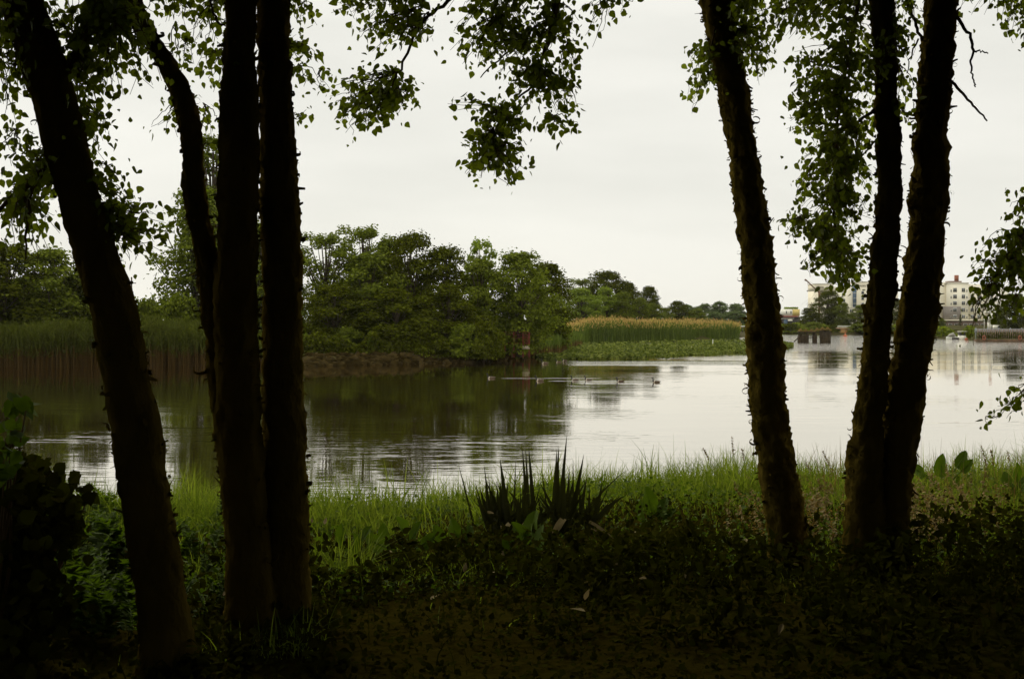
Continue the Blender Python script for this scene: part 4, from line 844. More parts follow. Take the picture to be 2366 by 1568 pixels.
spiky('arching blades bending right from the spiky group', (1480, 980), [(1960, 375, 1450, 780, .012, .05), (1960, 640, 1450, 1050, .036, .10), (1950, 615, 1520, 880, .008, .06), (1620, 740, 1480, 960, .03, .03), (1850, 850, 1560, 1060, .03, .08)], [(1480, 1110, 1680, 1225, .02), (1380, 1190, 1560, 1180, .012), (1750, 1290, 1830, 1280, .02), (1550, 1340, 1590, 1365, .015), (1810, 1420, 1900, 1350, .03), (1250, 1400, 1480, 1420, .012)], 104)

# tall grass stems with seed heads, standing over the water
def seedstem(tip, base, head, label, seed, m='dry', Y=11.5):
    q = np.random.default_rng(seed); a, t = P(*base, Y), P(*tip, Y); root = empty('seed_grass', a, label, 'grass stem', 'tall grass stems with seed heads')
    mid = (a+t)/2+np.array((q.normal(0, .01), 0, .01)); mb = MB(); mb.tube([a-np.array((0, 0, .1)), a, mid, t], [.002, .002, .0015, .001], 4); mb.build('stem', [M[m]], root)
    n = int(head*500); f = q.random(n); d = t-mid; d /= np.linalg.norm(d); p = t-d*head*f[:, None]+q.normal(0, .006, (n, 3))*np.sin(math.pi*np.clip(f, .1, .95))[:, None]
    V, Fa = instance(LEAF, LEAFF, rotmats(q, n, d*1.5, .7), p, q.uniform(.008, .02, n)); obj('seed_head', V, Fa, M[m], root)
seedstem((1623, 1035), (1668, 1110), .12, 'leaning seed head left of the slim birch', 111)
seedstem((1691, 1010), (1708, 1110), .15, 'tallest straight seed head left of the slim birch', 112)
seedstem((1714, 1035), (1722, 1115), .10, 'thin seed head nearest the slim birch trunk', 113)
seedstem((1901, 1042), (1935, 1110), .14, 'seed head between the slim birch and the forked birch', 114)
seedstem((1861, 1068), (1890, 1120), .10, 'lower seed head between the slim and forked birch', 115)
seedstem((2268, 1030), (2290, 1110), .16, 'tawny seed head standing over the right grass', 116, Y=12)
seedstem((2290, 1040), (2300, 1110), .14, 'thick tawny seed head beside the right one', 117, Y=12)
seedstem((2328, 1042), (2345, 1110), .10, 'thin seed head near the right frame edge', 118, Y=12)
r = np.random.default_rng(119)
n = 420; u = r.uniform(1500, 2366, n)**.5*r.uniform(1850, 2366, n)**.5; v = r.uniform(1085, 1235, n); Y = np.full(n, 0.); Vl = []; Fl = []; oo = 0
for i in range(n):
    if 1940 < u[i] < 2110: continue
    Yi = 4732/(v[i]+55-735); b0 = P(u[i], v[i]+55, Yi); d = np.array((r.normal(-.35, .35), r.normal(0, .2), 1)); d /= np.linalg.norm(d); t = b0+d*r.uniform(.16, .30)
    k = 22; f = r.random(k)*.5+.5; p = b0+(t-b0)*f[:, None]+r.normal(0, .004, (k, 3)); V, Fa = instance(LEAF, LEAFF, rotmats(r, k, d*1.5, .6), p, r.uniform(.012, .028, k)); Vl.append(V); Fl.append(Fa+oo); oo += len(V)
tag(obj('dry_grass_heads', np.concatenate(Vl), np.concatenate(Fl), M['dry']), 'tawny dry grass heads around the forked birch base', 'dry grass', kind='stuff')
# fallen pale leaves and stalks in the shade
Vl, Fl, oo = [], [], 0
pts = [(1640+x/2.521*1, 946+y/2.521) for x, y in ((1230, 600), (1240, 680), (1380, 770), (1450, 860))]+[(r.uniform(720, 1900), r.uniform(1230, 1420)) for _ in range(26)]+[(490, 1315), (1880, 1195), (1905, 1200), (750, 1240), (1440, 1235), (1470, 1240)]+[(r.uniform(0, 2366), r.uniform(1250, 1560)) for _ in range(14)]
for u, v in pts:
    Yi = 4732/(v-735); b0 = P(u, v, Yi); b0[2] = float(ground_z(b0[0], b0[1]))+.13; mb_ = rotmats(r, 1, np.array((0, -.3, 1.)), .4)
    V, Fa = instance(LEAF*np.array((.5, 1, 1)), LEAFF, mb_, b0[None], np.array([r.uniform(.03, .10)])); Vl.append(V); Fl.append(Fa+oo); oo += len(V)
tag(obj('fallen_leaves', np.concatenate(Vl), np.concatenate(Fl), M['straw']), 'pale fallen dead leaves scattered in the shade', 'fallen leaves', kind='stuff')

# ------------------------------------------------------------------ geese
gm = {'brown': plain('goose_brown', (.085, .058, .034), .8), 'black': plain('goose_black', (.015, .012, .010), .6), 'pale': plain('goose_pale', (.40, .34, .26), .8)}
def make_goose(label):
    root = empty('goose', (0, 0, 0), label, 'goose', 'geese swimming in a line')
    def loft(path, rad, sq=1.0, k=12):
        mb = MB(); p = np.array(path, float); rr = np.array(rad, float); T = np.gradient(p, axis=0); T /= np.linalg.norm(T, axis=1)[:, None]
        a = np.arange(k)/k*2*math.pi; s = np.array((0, 1.0, 0)); Up = np.cross(T, s); Up /= np.linalg.norm(Up, axis=1)[:, None]
        V = p[:, None]+rr[:, None, None]*(np.cos(a)[None, :, None]*s*sq+np.sin(a)[None, :, None]*Up[:, None]); n = len(p)
        i = np.arange(n-1)[:, None]*k; j = np.arange(k)[None]; j2 = (j+1) % k
        return V.reshape(-1, 3), np.stack((i+j, i+j2, i+k+j2, i+k+j), -1).reshape(-1, 4), n, k
    # tail -> body -> neck -> head -> bill, one continuous surface; faces left (-x)
    path = [(.43, 0, .13), (.38, 0, .12), (.28, 0, .10), (.15, 0, .085), (0, 0, .08), (-.14, 0, .085), (-.23, 0, .12), (-.27, 0, .19), (-.28, 0, .28), (-.285, 0, .36), (-.31, 0, .42), (-.35, 0, .438), (-.385, 0, .43), (-.42, 0, .42), (-.445, 0, .415)]
    rad = [.008, .035, .08, .105, .115, .11, .085, .056, .046, .042, .048, .052, .038, .02, .004]
    V, Fa, n, k = loft(path, rad)
    ring = np.arange(len(Fa))//k
    idx = np.where(ring >= 6, 1, 0); idx = np.where(ring <= 0, 2, idx); idx = np.where(ring == 5, 2, idx)
    obj('body', V, Fa, [gm['brown'], gm['black'], gm['pale']], root, idx, True)
    for s in (-1, 1):
        w_ = MB(); P_ = [(-.14, .10*s, .11), (0, .135*s, .13), (.16, .11*s, .15), (.32, .05*s, .16), (.44, .015*s, .165), (.30, .07*s, .10), (.14, .125*s, .07), (0, .14*s, .07), (-.12, .115*s, .08)]
        c = np.mean(P_, 0)+np.array((0, .02*s, 0)); w_.add(P_+[tuple(c)], [(i, (i+1) % 9, 9, 9) for i in range(9)][:0] or np.zeros((0, 4), int))
        tri = [((i, (i+1) % 9, 9), 0) for i in range(9)]; w_.tri = tri; w_.build('wing', [gm['brown']], root, smooth=True)
        ch = MB(); ch.add([(-.335, .038*s, .455), (-.365, .036*s, .44), (-.35, .045*s, .415), (-.32, .043*s, .42)], [(0, 1, 2, 3)]); ch.build('cheek_patch', [gm['pale']], root)
    return root
G0 = make_goose('rightmost goose, alone on the bright water')
spots = [(1516, 883.5, 1, 'rightmost goose, alone on the bright water'), (1433, 882.5, 1, 'goose second from the right in the line'), (1359, 879, 1, 'third goose from the right with its neck upright'), (1328, 879, 1, 'fourth goose from the right, closest behind another'), (1246, 880, 1.1, 'goose on the dark water trailing a bright wake'), (1134, 874, 1.1, 'leading goose farthest left on the dark water'),
         (1258, 840, 1.25, 'far goose leading the pair near the lily pads'), (1290, 837, 1.0, 'small far goose in the middle near the lily pads'), (1304, 834, 1.0, 'small far goose nearest the lily pads')]
for i, (u, v, s, lab) in enumerate(spots):
    g = G0 if i == 0 else copy_tree(G0); p = PW(u, v); g.location = (p[0], p[1], -.015); g.scale = (s*.82, s*.82, s*.82); g['label'] = lab; g.rotation_euler = (0, 0, (0.05, -.1, .12, -.2, .35, .3, .25, 0, .3)[i])

# ------------------------------------------------------------------ red landing, bird, pole
mr = plain('red_paint_wood', (.15, .035, .02), .8); mc = plain('pale_concrete', (.30, .26, .18), .9)
b = P(1195, 800, 147); land_ = empty('wooden_landing', b, 'red wooden landing with railing half hidden under the trees', 'landing')
mb = MB(); 
for z in (0, .16): pass
z0 = b[2]; xL, xR = P(1163, 0, 147)[0], P(1224, 0, 147)[0]
mb.box(((xL+xR)/2, 147, z0+.35), (xR-xL, 1.6, .10)); mb.build('deck', [mr], land_)
rl = MB(); top = CAMZ-(767-735)/F*147
for z in (top, top-.28, top-.62): rl.box(((xL+xR)/2, 146.2, z), (xR-xL, .06, .06))
for x in np.linspace(xL, xR, 12): rl.box((x, 146.27, (top+z0+.4)/2), (.04, .05, top-z0-.4))
rl.build('railing', [mr], land_)
for i, x in enumerate((P(1166, 0, 147)[0], P(1187, 0, 147)[0], P(1208, 0, 147)[0], P(1222, 0, 147)[0])):
    s_ = MB(); s_.box((x, 146.1, (top+.3)/2), (.16, .16, top-.3)); s_.build('post', [mr], land_)
ld = MB()
for z in np.arange(z0-.2, top-.3, .22): ld.box(((P(1215, 0, 147)[0]), 146.0, z), (.62, .05, .07))
ld.build('ladder', [mr], land_)
ft = MB(); ft.box((P(1215, 0, 147)[0], 146, z0-.1), (.85, .7, .35)); ft.build('footing', [mc], land_)
p = P(1213, 737, 144); bird = empty('egret', p, 'small white bird perched among dark branches above the landing', 'bird')
mb = MB(); mb.tube([p+np.array(q_) for q_ in ((.16, 0, -.05), (.05, 0, .0), (-.05, 0, .12), (-.08, 0, .24), (-.02, 0, .34), (-.03, 0, .42), (-.14, 0, .41))], [.02, .09, .09, .04, .028, .04, .006], 8); mb.build('body', [plain('white_feather', (.8, .8, .76))], bird, smooth=True)
mb = MB(); mb.tube([p+np.array((0.02, 0, -.4)), p+np.array((.02, 0, 0))], [.01, .01], 4); mb.build('leg', [M['twig']], bird)
p = P(304, 735, 190); pole = empty('utility_pole', (p[0], 190, .9), 'thin utility pole against the sky right of the leaning birch', 'pole')
mb = MB(); zt = P(0, 640, 190)[2]; mb.tube([(p[0], 190, .5), (p[0], 190, zt)], [.16, .11], 8); mb.build('shaft', [M['far_bark']], pole, smooth=True)
mb = MB(); mb.box((p[0], 189.85, zt-.9), (1.4, .1, .12)); mb.build('crossarm', [M['far_bark']], pole)

# ------------------------------------------------------------------ ruined pier, buoy
mt = mat('old_timber', [(.018, .012, .005), (.045, .03, .013)], .95, .8, bump=.05, bscale=5)
Yp = 255
def X(u, Y=Yp): return (u-1183)/F*Y
def Z(v, Y=Yp): return CAMZ-(v-735)/F*Y
pier = empty('ruined_pier', (X(1882), Yp, 0), 'ruined timber pier of pile clusters standing in the river', 'pier')
q = np.random.default_rng(130)
for u0, u1, vt in ((1845, 1870, 771), (1879, 1888, 770), (1896, 1921, 763)):
    mb = MB()
    for xx in np.arange(X(u0)+.12, X(u1), .26):
        for yy in (0, .35, .7): 
            h = Z(vt)+q.uniform(-.45, .25); mb.tube([(xx+q.normal(0, .03), Yp+yy, -1.1), (xx+q.normal(0, .05), Yp+yy, h)], [.15, .13], 7)
    mb.build('pile_cluster', [mt], pier)
mb = MB(); mb.box(((X(1845)+X(1893))/2, Yp+.3, Z(767)), (X(1893)-X(1845), 1.2, .22)); mb.build('deck_beam', [mt], pier)
mb = MB(); mb.box(((X(1868)+X(1880))/2, Yp, Z(777)), (X(1880)-X(1868), .18, .16)); mb.box(((X(1868)+X(1880))/2, Yp, Z(781)), (X(1880)-X(1868), .18, .12)); mb.build('brace', [mt], pier)
mb = MB(); mb.tube([(X(1832), Yp-1, Z(789)), (X(1847), Yp, Z(778))], [.10, .12], 6); mb.build('leaning_log', [mt], pier)
n = 900; uu = q.uniform(1846, 1920, n); p = np.stack((X(uu), Yp+q.uniform(-.1, .9, n), np.interp(uu, (1846, 1880, 1893, 1920), (Z(766), Z(767), Z(762), Z(762)))+q.random(n)*.55*(1+np.sin(uu*.5))*.5), -1)
V, Fa = instance(QUAD, QUADF, rotmats(q, n), p, q.uniform(.15, .35, n)); obj('weeds', V, Fa, M['dry'], pier)
mo = plain('orange_plastic', (.38, .10, .04), .6)
b = PW(1953, 777); buoy = empty('buoy', b, 'small orange buoy floating before the far shore', 'buoy'); mb = MB(); mb.tube([b+np.array(t) for t in ((0, 0, -.3), (0, 0, 0), (0, 0, .3), (0, 0, .5), (0, 0, 1.0))], [.3, .55, .5, .14, .10], 10); mb.build('float', [mo], buoy, smooth=True)
mb = MB(); mb.box(b+np.array((0, 0, 1.05)), (.22, .22, .22)); mb.build('top_mark', [mo], buoy)
b = PW(1647, 797, .4); stake = empty('marker_stake', b, 'thin white stake standing in the lily pads', 'stake'); mb = MB(); mb.tube([b-np.array((0, 0, .8)), b+np.array((0, 0, .95))], [.05, .05], 6); mb.build('shaft', [plain('white_plastic', (.6, .62, .58))], stake)

# ------------------------------------------------------------------ buildings
mcream = plain('cream_render', (.76, .70, .54), .9, .05, .2); mcream2 = plain('pale_render', (.80, .75, .60), .9, .05, .2)
mwhite = plain('white_panel', (.82, .79, .68), .8, .05, .3); mglass = plain('window_glass', (.05, .055, .055), .15, .3, .8, spec=.6); mframe = plain('window_frame', (.52, .52, .46), .7)
mbrick = mat('grey_brick', [(.20, .175, .15), (.27, .24, .21)], .9, 3, bump=.02, bscale=12); mred = plain('red_brick', (.25, .09, .05), .9); mbrown = plain('brown_band', (.19, .13, .10), .9)
myel = plain('yellow_panel', (.62, .48, .16), .8, .06); mdark = plain('dark_panel', (.045, .04, .035), .6); mblue = plain('blue_panel', (.10, .15, .22), .6); msign = plain('sign_letters', (.12, .10, .06), .7)
def building(label, u0, u1, vt, Y, depth=16, z0=1.6, m=mcream, name='office_block'):
    b = empty(name, (((X(u0, Y)+X(u1, Y))/2), Y, z0), label, 'building'); b['Y'] = Y; del b['Y']; return b
def bx(root, nm, u0, u1, v0, v1, Y, dy, m, proud=0, depth=None):
    """box filling pixel rectangle at distance Y; front face at Y-proud, going back dy"""
    mb = MB(); Yf = Y-proud; mb.box(((X(u0, Y)+X(u1, Y))/2, Yf+dy/2, (Z(v0, Y)+Z(v1, Y))/2), (X(u1, Y)-X(u0, Y), dy, Z(v0, Y)-Z(v1, Y))); return mb.build(nm, [m], root)
def win(root, u0, u1, v0, v1, Y, proud=.06, mull=True, g=None):
    f = bx(root, 'window', u0, u1, v0, v1, Y, .2, mframe, proud)
    s_ = (u1-u0)*.09; t_ = (v1-v0)*.08
    mb = MB(); uu = [(u0+s_, (u0+u1)/2-s_/2), ((u0+u1)/2+s_/2, u1-s_)] if mull else [(u0+s_, u1-s_)]
    for a, c in uu: mb.box(((X(a, Y)+X(c, Y))/2, Y-proud-.02, (Z(v0+t_, Y)+Z(v1-t_, Y))/2), (X(c, Y)-X(a, Y), .06, Z(v0+t_, Y)-Z(v1-t_, Y)))
    mb.build('pane', [g or mglass], f)
def letters(root, u0, u1, v0, v1, Y, seed, m, proud=.1):
    """a row of small raised letter strokes, too far off to read"""
    q = np.random.default_rng(seed); mb = MB(); u = u0
    while u < u1:
        w_ = q.uniform(.9, 1.5)
        mb.box((X(u, Y), Y-proud, Z((v0+v1)/2, Y)), (.10, .08, Z(v0, Y)-Z(v1, Y))); 
        vv = q.choice([v0+.2, (v0+v1)/2, v1-.2]); mb.box((X(u+w_/2, Y), Y-proud, Z(vv, Y)), (X(u+w_, Y)-X(u, Y), .07, .10))
        u += w_+.55
    mb.build('lettering', [m], root)
# apartment block at the right
Yb = 600; ap = building('cream seven storey apartment block with grey brick corner and red chimney', 2120, 2292, 652, Yb, name='apartment_block')
bx(ap, 'wall', 2120, 2187, 652, 752, Yb+1.2, 18, mcream); bx(ap, 'wall', 2188, 2238, 654, 740, Yb, 18, mcream2); bx(ap, 'wall', 2238.2, 2275, 657, 740, Yb+.5, 16, mcream); bx(ap, 'wall', 2275.2, 2330, 662, 740, Yb+1.5, 16, mcream2)
bx(ap, 'brick_corner', 2181, 2220, 708, 738, Yb-.6, 4, mbrick); bx(ap, 'ground_floor', 2160, 2330, 740, 758, Yb-1.5, 12, mbrown)
bx(ap, 'canopy', 2158, 2330, 738.2, 741, Yb-2.6, 3, mcream); bx(ap, 'roof_platform', 2194, 2222, 649, 653.8, Yb+3, 6, mbrown); bx(ap, 'parapet', 2186, 2239, 652.4, 654, Yb-.3, 18.5, mwhite)
ch = bx(ap, 'chimney', 2207.5, 2215.2, 635.5, 649, Yb+4, 1.6, mred)
rows_ = [(665, 674.5), (680, 689.5), (695.5, 704.5), (711, 720.5), (727, 735.5)]
for a, c in rows_:
    for u0, u1, pr in ((2202, 2211, 0), (2222, 2230, 0), (2242, 2250.5, 0), (2258, 2266, 0), (2284, 2292, 0)):
        yy = Yb-.6 if (2200 < u0 < 2220 and a > 705) else (Yb if u0 < 2238 else (Yb+.5 if u0 < 2275 else Yb+1.5)); win(ap, u0, u1, a, c, yy)
    for u0 in (2196.4, 2233): win(ap, u0, u0+2.2, a+3.5, c, Yb if not (u0 < 2220 and a > 705) else Yb-.6, mull=False)
    win(ap, 2166, 2172, a+1, c, Yb+1.2)
for u0 in (2178, 2191, 2205, 2226, 2239, 2252, 2266): win(ap, u0, u0+9, 747, 756.5, Yb-1.5, mull=False, g=mdark)
# office block behind the dark trees
Yo = 590; of = building('cream office block behind the crane and dark trees', 1885, 2075, 655, Yo)
bx(of, 'wall', 1885.5, 1926, 656, 672, Yo, 16, mcream); bx(of, 'wall', 1885.5, 1891, 672, 760, Yo, 16, mcream); bx(of, 'wall', 1891.2, 1926, 672.2, 760, Yo+2.5, 13, mcream2)
bx(of, 'column', 1891.6, 1893.8, 672.2, 704, Yo+.1, .5, plain('rust_column', (.32, .14, .05))); bx(of, 'wall', 1926.2, 1971, 662, 760, Yo+1, 14, mcream2); bx(of, 'glass_strip', 1971.2, 1980, 658, 712, Yo+.6, 12, mblue)
bx(of, 'wall', 1980.2, 2075, 651, 760, Yo-.3, 16, mcream); bx(of, 'roof_edge', 1885, 1926.5, 654.6, 656, Yo-.3, 16.6, mwhite); bx(of, 'roof_edge', 1980, 2075.5, 650, 651, Yo-.6, 16.6, mwhite)
letters(of, 1887, 1904, 661.5, 665.5, Yo, 5, msign); letters(of, 1984, 2000, 658, 662, Yo-.3, 6, msign)
for a in (672, 685.5, 699): win(of, 1990, 1996.5, a, a+7.5, Yo-.3, mull=False); 
for a in (672, 685.5, 699):
    for u0 in (2030, 2044, 2060): win(of, u0, u0+7, a, a+7.5, Yo-.3)
for a in (676, 690): win(of, 1945, 1953, a, a+8, Yo+1)
for a in (664.5, 676.5, 688.5, 700.5): bx(of, 'spandrel', 1971.4, 1979.8, a, a+1.2, Yo+.5, .2, mframe)
an = empty('annex_cabin', (X(1968, 470), 470, 1.6), 'small raised cream annex with one large window among the trees', 'building')
bx(an, 'wall', 1957.5, 1982, 711, 728, 470, 6, mcream); win(an, 1963, 1972, 714, 722, 470); bx(an, 'roof', 1957, 1982.5, 709.6, 711, 469.7, 6.6, mwhite); bx(an, 'floor_slab', 1957, 1983, 728.2, 730, 469.6, 6.5, mdark)
for u0 in (1959, 1970, 1980): bx(an, 'post', u0, u0+1, 730.2, 762, 470.5, .3, mcream)
# white trestle tower
tw = empty('trestle_tower', (X(1960, 430), 430, 1.6), 'small white trestle tower with cross bracing on the far shore', 'tower')
for a, c in ((1954.5, 1955), (1963, 1962.5)):
    mb = MB(); mb.tube([(X(a, 430), 430, Z(735, 430)), (X(c, 430), 430, Z(756, 430))], [.14, .14], 6); mb.build('leg', [mwhite], tw)
mb = MB(); mb.tube([(X(1955, 430), 430, Z(738, 430)), (X(1963, 430), 430, Z(745, 430))], [.09, .09], 5); mb.tube([(X(1963, 430), 430, Z(745, 430)), (X(1955, 430), 430, Z(752, 430))], [.09, .09], 5); mb.tube([(X(1955, 430), 430, Z(745, 430)), (X(1963, 430), 430, Z(752, 430))], [.09, .09], 5); mb.build('brace', [mwhite], tw)
bx(tw, 'platform', 1953, 1966, 732, 734.5, 430, 1.6, mwhite)
# brown landing on the shore
lb = empty('timber_landing', (X(1948, 376), 376, .2), 'brown timber landing with pale railing on the far shore', 'landing')
bx(lb, 'deck', 1936, 1966, 757, 759.5, 376, 3, plain('tan_wood', (.30, .19, .11))); bx(lb, 'wall', 1944, 1958, 759.7, 769, 376.3, 2, plain('ochre_wood', (.34, .20, .07)))
mb = MB()
for u0 in np.arange(1936, 1966, 2.6): mb.box((X(u0, 376), 376.05, Z(755, 376)), (.08, .08, .55))
mb.box((X(1951, 376), 376.05, Z(752.8, 376)), (X(1966, 376)-X(1936, 376), .08, .09)); mb.build('railing', [mwhite], lb)
# shop with yellow end
sh = empty('waterside_shop', (X(1825, 470), 470, 1.6), 'low white waterside shop with a yellow end wall and dark ground floor', 'building')
bx(sh, 'wall', 1790, 1831, 714, 729.5, 470, 9, mwhite); bx(sh, 'yellow_wall', 1831.1, 1848, 714.2, 729.5, 470.02, 9, myel); bx(sh, 'red_band', 1790, 1846, 729.6, 732.5, 469.9, 9, plain('dull_red', (.28, .09, .07)))
bx(sh, 'ground_floor', 1790, 1850, 732.6, 756, 470.6, 8, mdark); bx(sh, 'beam', 1805, 1835, 735, 736.6, 470.4, .4, mwhite); bx(sh, 'shopfront', 1811, 1820, 738, 752, 470.5, .3, mblue); bx(sh, 'awning', 1821, 1831, 738, 742, 469.9, 1, mwhite)
for u0 in (1816, 1826.5): win(sh, u0, u0+2.4, 718, 724.5, 470, mull=False)
pl = MB(); q = np.random.default_rng(7); nn = 400; uu = q.uniform(1816, 1846, nn); pp = np.stack((X(uu, 470), np.full(nn, 471.)+q.random(nn)*3, Z(713.5, 470)+q.random(nn)*.6), -1); V, Fa = instance(QUAD, QUADF, rotmats(q, nn), pp, q.uniform(.2, .5, nn)); obj('roof_plants', V, Fa, M['far_leaf_light'], sh)
# crane
mcr = plain('rust_steel', (.14, .075, .04), .8); cr = empty('crane', (X(1893, 440), 440, 1.6), 'rusty lattice crane boom raised over the dark trees', 'crane')
def seg(mb, a, b, r_, Y): mb.tube([(X(a[0], Y), Y, Z(a[1], Y)), (X(b[0], Y), Y, Z(b[1], Y))], [r_, r_], 5)
mb = MB(); seg(mb, (1860, 645.5), (1893, 677), .13, 440); seg(mb, (1861.5, 645), (1902, 684), .10, 440); seg(mb, (1881, 664), (1893, 677), .12, 440)
for k in np.linspace(0, 1, 12): seg(mb, (1860+33*k, 645.5+31.5*k), (1862+36*k, 646+35*k), .05, 440)
seg(mb, (1859.5, 646), (1863, 648), .35, 440); mb.build('boom', [mcr], cr)
mb = MB(); seg(mb, (1892.6, 676), (1892.6, 760), .34, 440); mb.build('mast', [mcr], cr)
mb = MB(); seg(mb, (1862, 646.5), (1885, 658.5), .025, 440); seg(mb, (1866.5, 652), (1866.5, 657), .06, 440); seg(mb, (1866.3, 657), (1865.4, 672), .012, 440); seg(mb, (1884, 678), (1861, 704), .025, 440); seg(mb, (1886, 682), (1864, 705), .025, 440); seg(mb, (1872, 688), (1850, 705), .02, 440); mb.build('cables', [mcr], cr)
mb = MB(); b_ = np.array((X(1865.4, 440), 440, Z(672, 440))); mb.tube([b_+np.array((0, 0, .25)), b_, b_-np.array((0, 0, .25))], [.08, .22, .08], 8); mb.build('hook_block', [mcr], cr)

# right shore: boat, dinghy, gantry, fence, planters
Yq = 292
bt = empty('motor_boat', (X(2225, Yq), Yq, 0), 'white motor boat with a canopy moored at the right shore', 'boat')
def hull(root, nm, x0, x1, yc, bw, h, m, z=0):
    n = 9; V = []; 
    for i in range(n):
        f = i/(n-1); x = x0+(x1-x0)*f; wd = bw*(1-abs(2*f-1.1)**3.0*.75 if f > .0 else .8); wd = max(.05, wd*(1 if f < .7 else (1-((f-.7)/.3)**2))); sh_ = h*(1+.25*f)
        V += [(x, yc-wd/2, z+sh_), (x, yc-wd*.38, z-.2), (x, yc+wd*.38, z-.2), (x, yc+wd/2, z+sh_)]
    Fq = []
    for i in range(n-1):
        a = 4*i
        for k in range(3): Fq.append((a+k, a+k+1, a+5+k, a+4+k))
        Fq.append((a+3, a, a+4, a+7))
    Fq += [(3, 2, 1, 0), (4*n-4, 4*n-3, 4*n-2, 4*n-1)]; mb = MB(); mb.add(V, Fq); return mb.build(nm, [m], root)
hull(bt, 'hull', X(2238, Yq), X(2213, Yq), Yq, 1.6, .75, mwhite)
mb = MB(); mb.box((X(2224, Yq), Yq, Z(765.5, Yq)), (1.9, 1.5, .09)); mb.build('canopy_roof', [mwhite], bt)
mb = MB(); mb.box((X(2222, Yq), Yq, Z(770.5, Yq)), (1.3, 1.3, .8)); mb.build('cabin', [mdark], bt)
for du in (2216.5, 2232):
    for dy_ in (-.6, .6): mb = MB(); mb.tube([(X(du, Yq), Yq+dy_, .7), (X(du, Yq), Yq+dy_, Z(765.8, Yq))], [.03, .03], 5); mb.build('canopy_post', [mwhite], bt)
dg = empty('dinghy', (X(2204, Yq), Yq-1, 0), 'small dark dinghy tied left of the white boat', 'boat'); hull(dg, 'hull', X(2212, Yq), X(2196, Yq), Yq-1, .8, .38, mdark)
mb = MB(); mb.box((X(2206, Yq), Yq-1, .5), (.5, .5, .25)); mb.build('engine_cover', [mframe], dg)
lf_ = empty('tender', (X(2199, Yq), Yq+1.2, 0), 'pale canvas covered boat behind the dark dinghy', 'boat'); hull(lf_, 'hull', X(2212, Yq), X(2190, Yq), Yq+1.2, 1.1, .45, mframe)
mb = MB(); mb.tube([(X(2211, Yq), Yq+1.2, .6), (X(2206, Yq), Yq+1.2, 1.1), (X(2199, Yq), Yq+1.2, .9), (X(2193, Yq), Yq+1.2, .55)], [.3, .45, .35, .1], 8); mb.build('cover', [plain('grey_canvas', (.25, .24, .2))], lf_)
rb = PW(2234, 784.5); o_ = empty('buoy', rb, 'orange float beside the white boat', 'buoy'); mb = MB(); mb.tube([rb+np.array(t) for t in ((-.5, 0, .05), (-.2, 0, .15), (.2, 0, .15), (.45, 0, .05))], [.1, .24, .24, .1], 8); mb.build('float', [mo], o_, smooth=True)
# bulkhead with slatted fence and climbers
Yw_ = 266
bk = empty('dock_wall', (X(2320, Yw_), Yw_, 0), 'long dock wall with rusty foot and climbing plants at the right shore', 'wall')
mrust = mat('rusty_steel', [(.05, .032, .018), (.12, .07, .035)], .9, 1.5); mfen = plain('blue_grey_fence', (.22, .24, .25), .8)
x0, x1 = X(2258, Yw_), X(2560, Yw_)
mb = MB(); mb.box(((x0+x1)/2, Yw_+1, .0), (x1-x0, 2.2, .8)); mb.build('foot_wall', [mrust], bk)
mb = MB()
for xx in np.arange(x0+.3, x1, .45): mb.box((xx, Yw_+.4, (Z(760, Yw_)+.6)/2), (.16, .12, Z(760, Yw_)-.6))
mb.build('post', [mbrown], bk)
n = 6500; q = np.random.default_rng(140); p = np.stack((q.uniform(x0+.2, x1, n), Yw_+.2+q.random(n)*1.2, .6+q.random(n)*(Z(766, Yw_)-.6)*(.75+.25*np.sin(q.random(n)*9))), -1); V, Fa = instance(QUAD, QUADF, rotmats(q, n), p, q.uniform(.12, .32, n)); obj('climbing_plants', V, Fa, M['far_leaf_dark'], bk)
fe = empty('slatted_fence', (X(2320, Yw_), Yw_+1.6, 1), 'blue grey slatted fence on top of the dock wall', 'fence')
mb = MB()
for xx in np.arange(x0+.2, x1, .30): mb.box((xx, Yw_+1.7, (Z(759.5, Yw_)+Z(768, Yw_))/2), (.22, .05, Z(759.5, Yw_)-Z(768, Yw_)))
mb.build('slats', [mfen], fe); mb = MB()
for v_ in (760.5, 767): mb.box(((x0+x1)/2, Yw_+1.78, Z(v_, Yw_)), (x1-x0, .08, .10))
for xx in np.arange(x0+.4, x1, 2.4): mb.box((xx, Yw_+1.9, Z(768, Yw_)-.6), (.12, .12, 3.2))
mb.build('frame', [mfen], fe)
for i, (u_, lab) in enumerate(((2356, 'orange ring float hanging on the dock wall at the right edge'), (2273, 'orange float hanging at the left end of the dock wall'))):
    c = np.array((X(u_, Yw_), Yw_-.15, Z(780, Yw_))); o_ = empty('hanging_float', c, lab, 'float', 'floats on the dock wall'); a = np.linspace(0, 2*math.pi, 13); mb = MB(); mb.tube([c+np.array((math.cos(t)*.28, 0, math.sin(t)*.42)) for t in a], [.13]*13, 6); mb.build('ring', [plain('faded_orange', (.22, .075, .04))], o_, smooth=True)
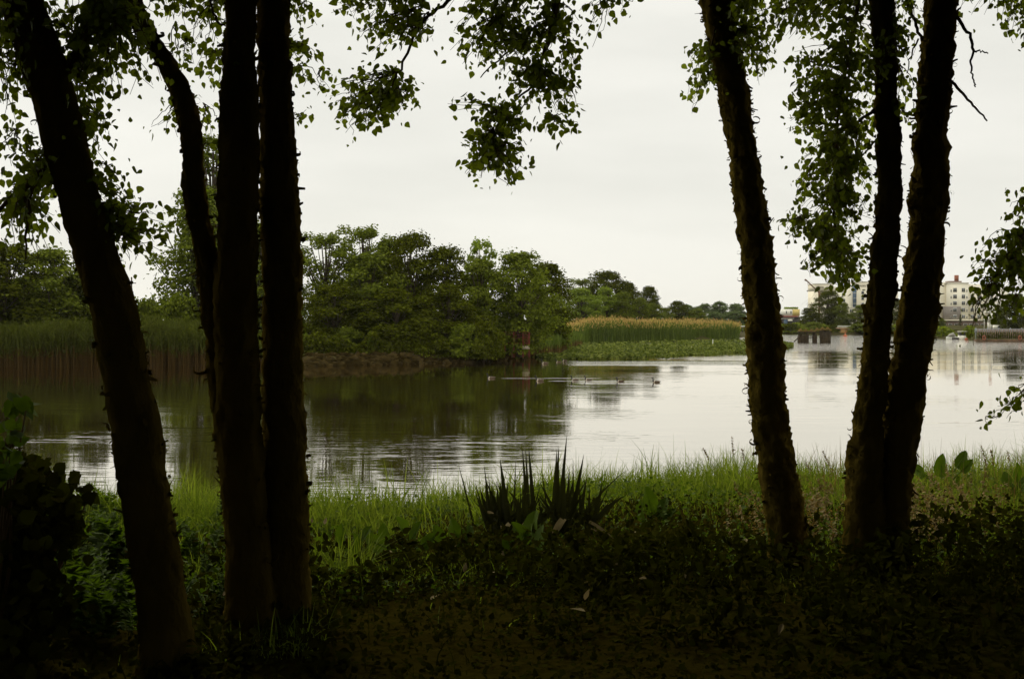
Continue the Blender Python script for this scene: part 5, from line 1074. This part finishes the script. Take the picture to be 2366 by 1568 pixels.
# white steel gantry behind the fence
Yg_ = 330; ga = empty('steel_gantry', (X(2295, Yg_), Yg_, 1.6), 'white steel gantry with an orange lamp top behind the slatted fence', 'gantry')
def gl_(nm, segs, r_, m=mwhite):
    mb = MB()
    for a, b in segs: seg(mb, a, b, r_, Yg_)
    mb.build(nm, [m], ga, smooth=False)
gl_('mast', [((2287.5, 683), (2287.5, 722)), ((2287.5, 722), (2283, 745)), ((2283, 745), (2284, 762))], .20); gl_('leg', [((2274, 722), (2274, 762))], .10); gl_('leg', [((2292, 722), (2290, 740)), ((2290, 740), (2288, 762))], .30)
gl_('leg', [((2324, 704), (2328, 716)), ((2328, 716), (2328, 730)), ((2324, 732), (2329, 762))], .20); gl_('crossbeam', [((2273, 721), (2308, 721))], .20); gl_('boom', [((2266, 671), (2281, 665)), ((2286, 701), (2334, 701))], .08)
gl_('brace', [((2291, 718), (2296, 710)), ((2296, 710), (2302, 718)), ((2305, 712), (2311, 719)), ((2287, 700), (2300, 716))], .07)
gl_('lamp_top', [((2285, 680), (2291, 680)), ((2288, 676), (2288, 683))], .42, mo)
bx(ga, 'cabin', 2300, 2314, 751, 760, Yg_, 2, mwhite); win(ga, 2305, 2310, 753, 757, Yg_, mull=False)
# jetty at the end of the reeds
je = empty('jetty', (X(1712, 420), 420, 0), 'low pale jetty glimpsed past the end of the reeds', 'jetty')
bx(je, 'deck', 1700, 1722, 752.5, 755, 420, 2, mframe)
for u_ in (1703, 1709, 1715, 1720): bx(je, 'pile', u_, u_+1.2, 755.1, 768, 420.3, .3, mdark)

# ------------------------------------------------------------------ air
mh = bpy.data.materials.new('haze_air'); mh.use_nodes = True; t = mh.node_tree; t.nodes.clear()
o_ = N(t, 'ShaderNodeOutputMaterial'); pv = N(t, 'ShaderNodeVolumePrincipled'); pv.inputs['Color'].default_value = (.95, .94, .84, 1); pv.inputs['Density'].default_value = .00004
t.links.new(pv.outputs[0], o_.inputs['Volume'])
mb = MB(); mb.box((0, 1500, 24.0), (6400, 5200, 54.0)); tag(mb.build('haze', [mh]), kind='stuff')
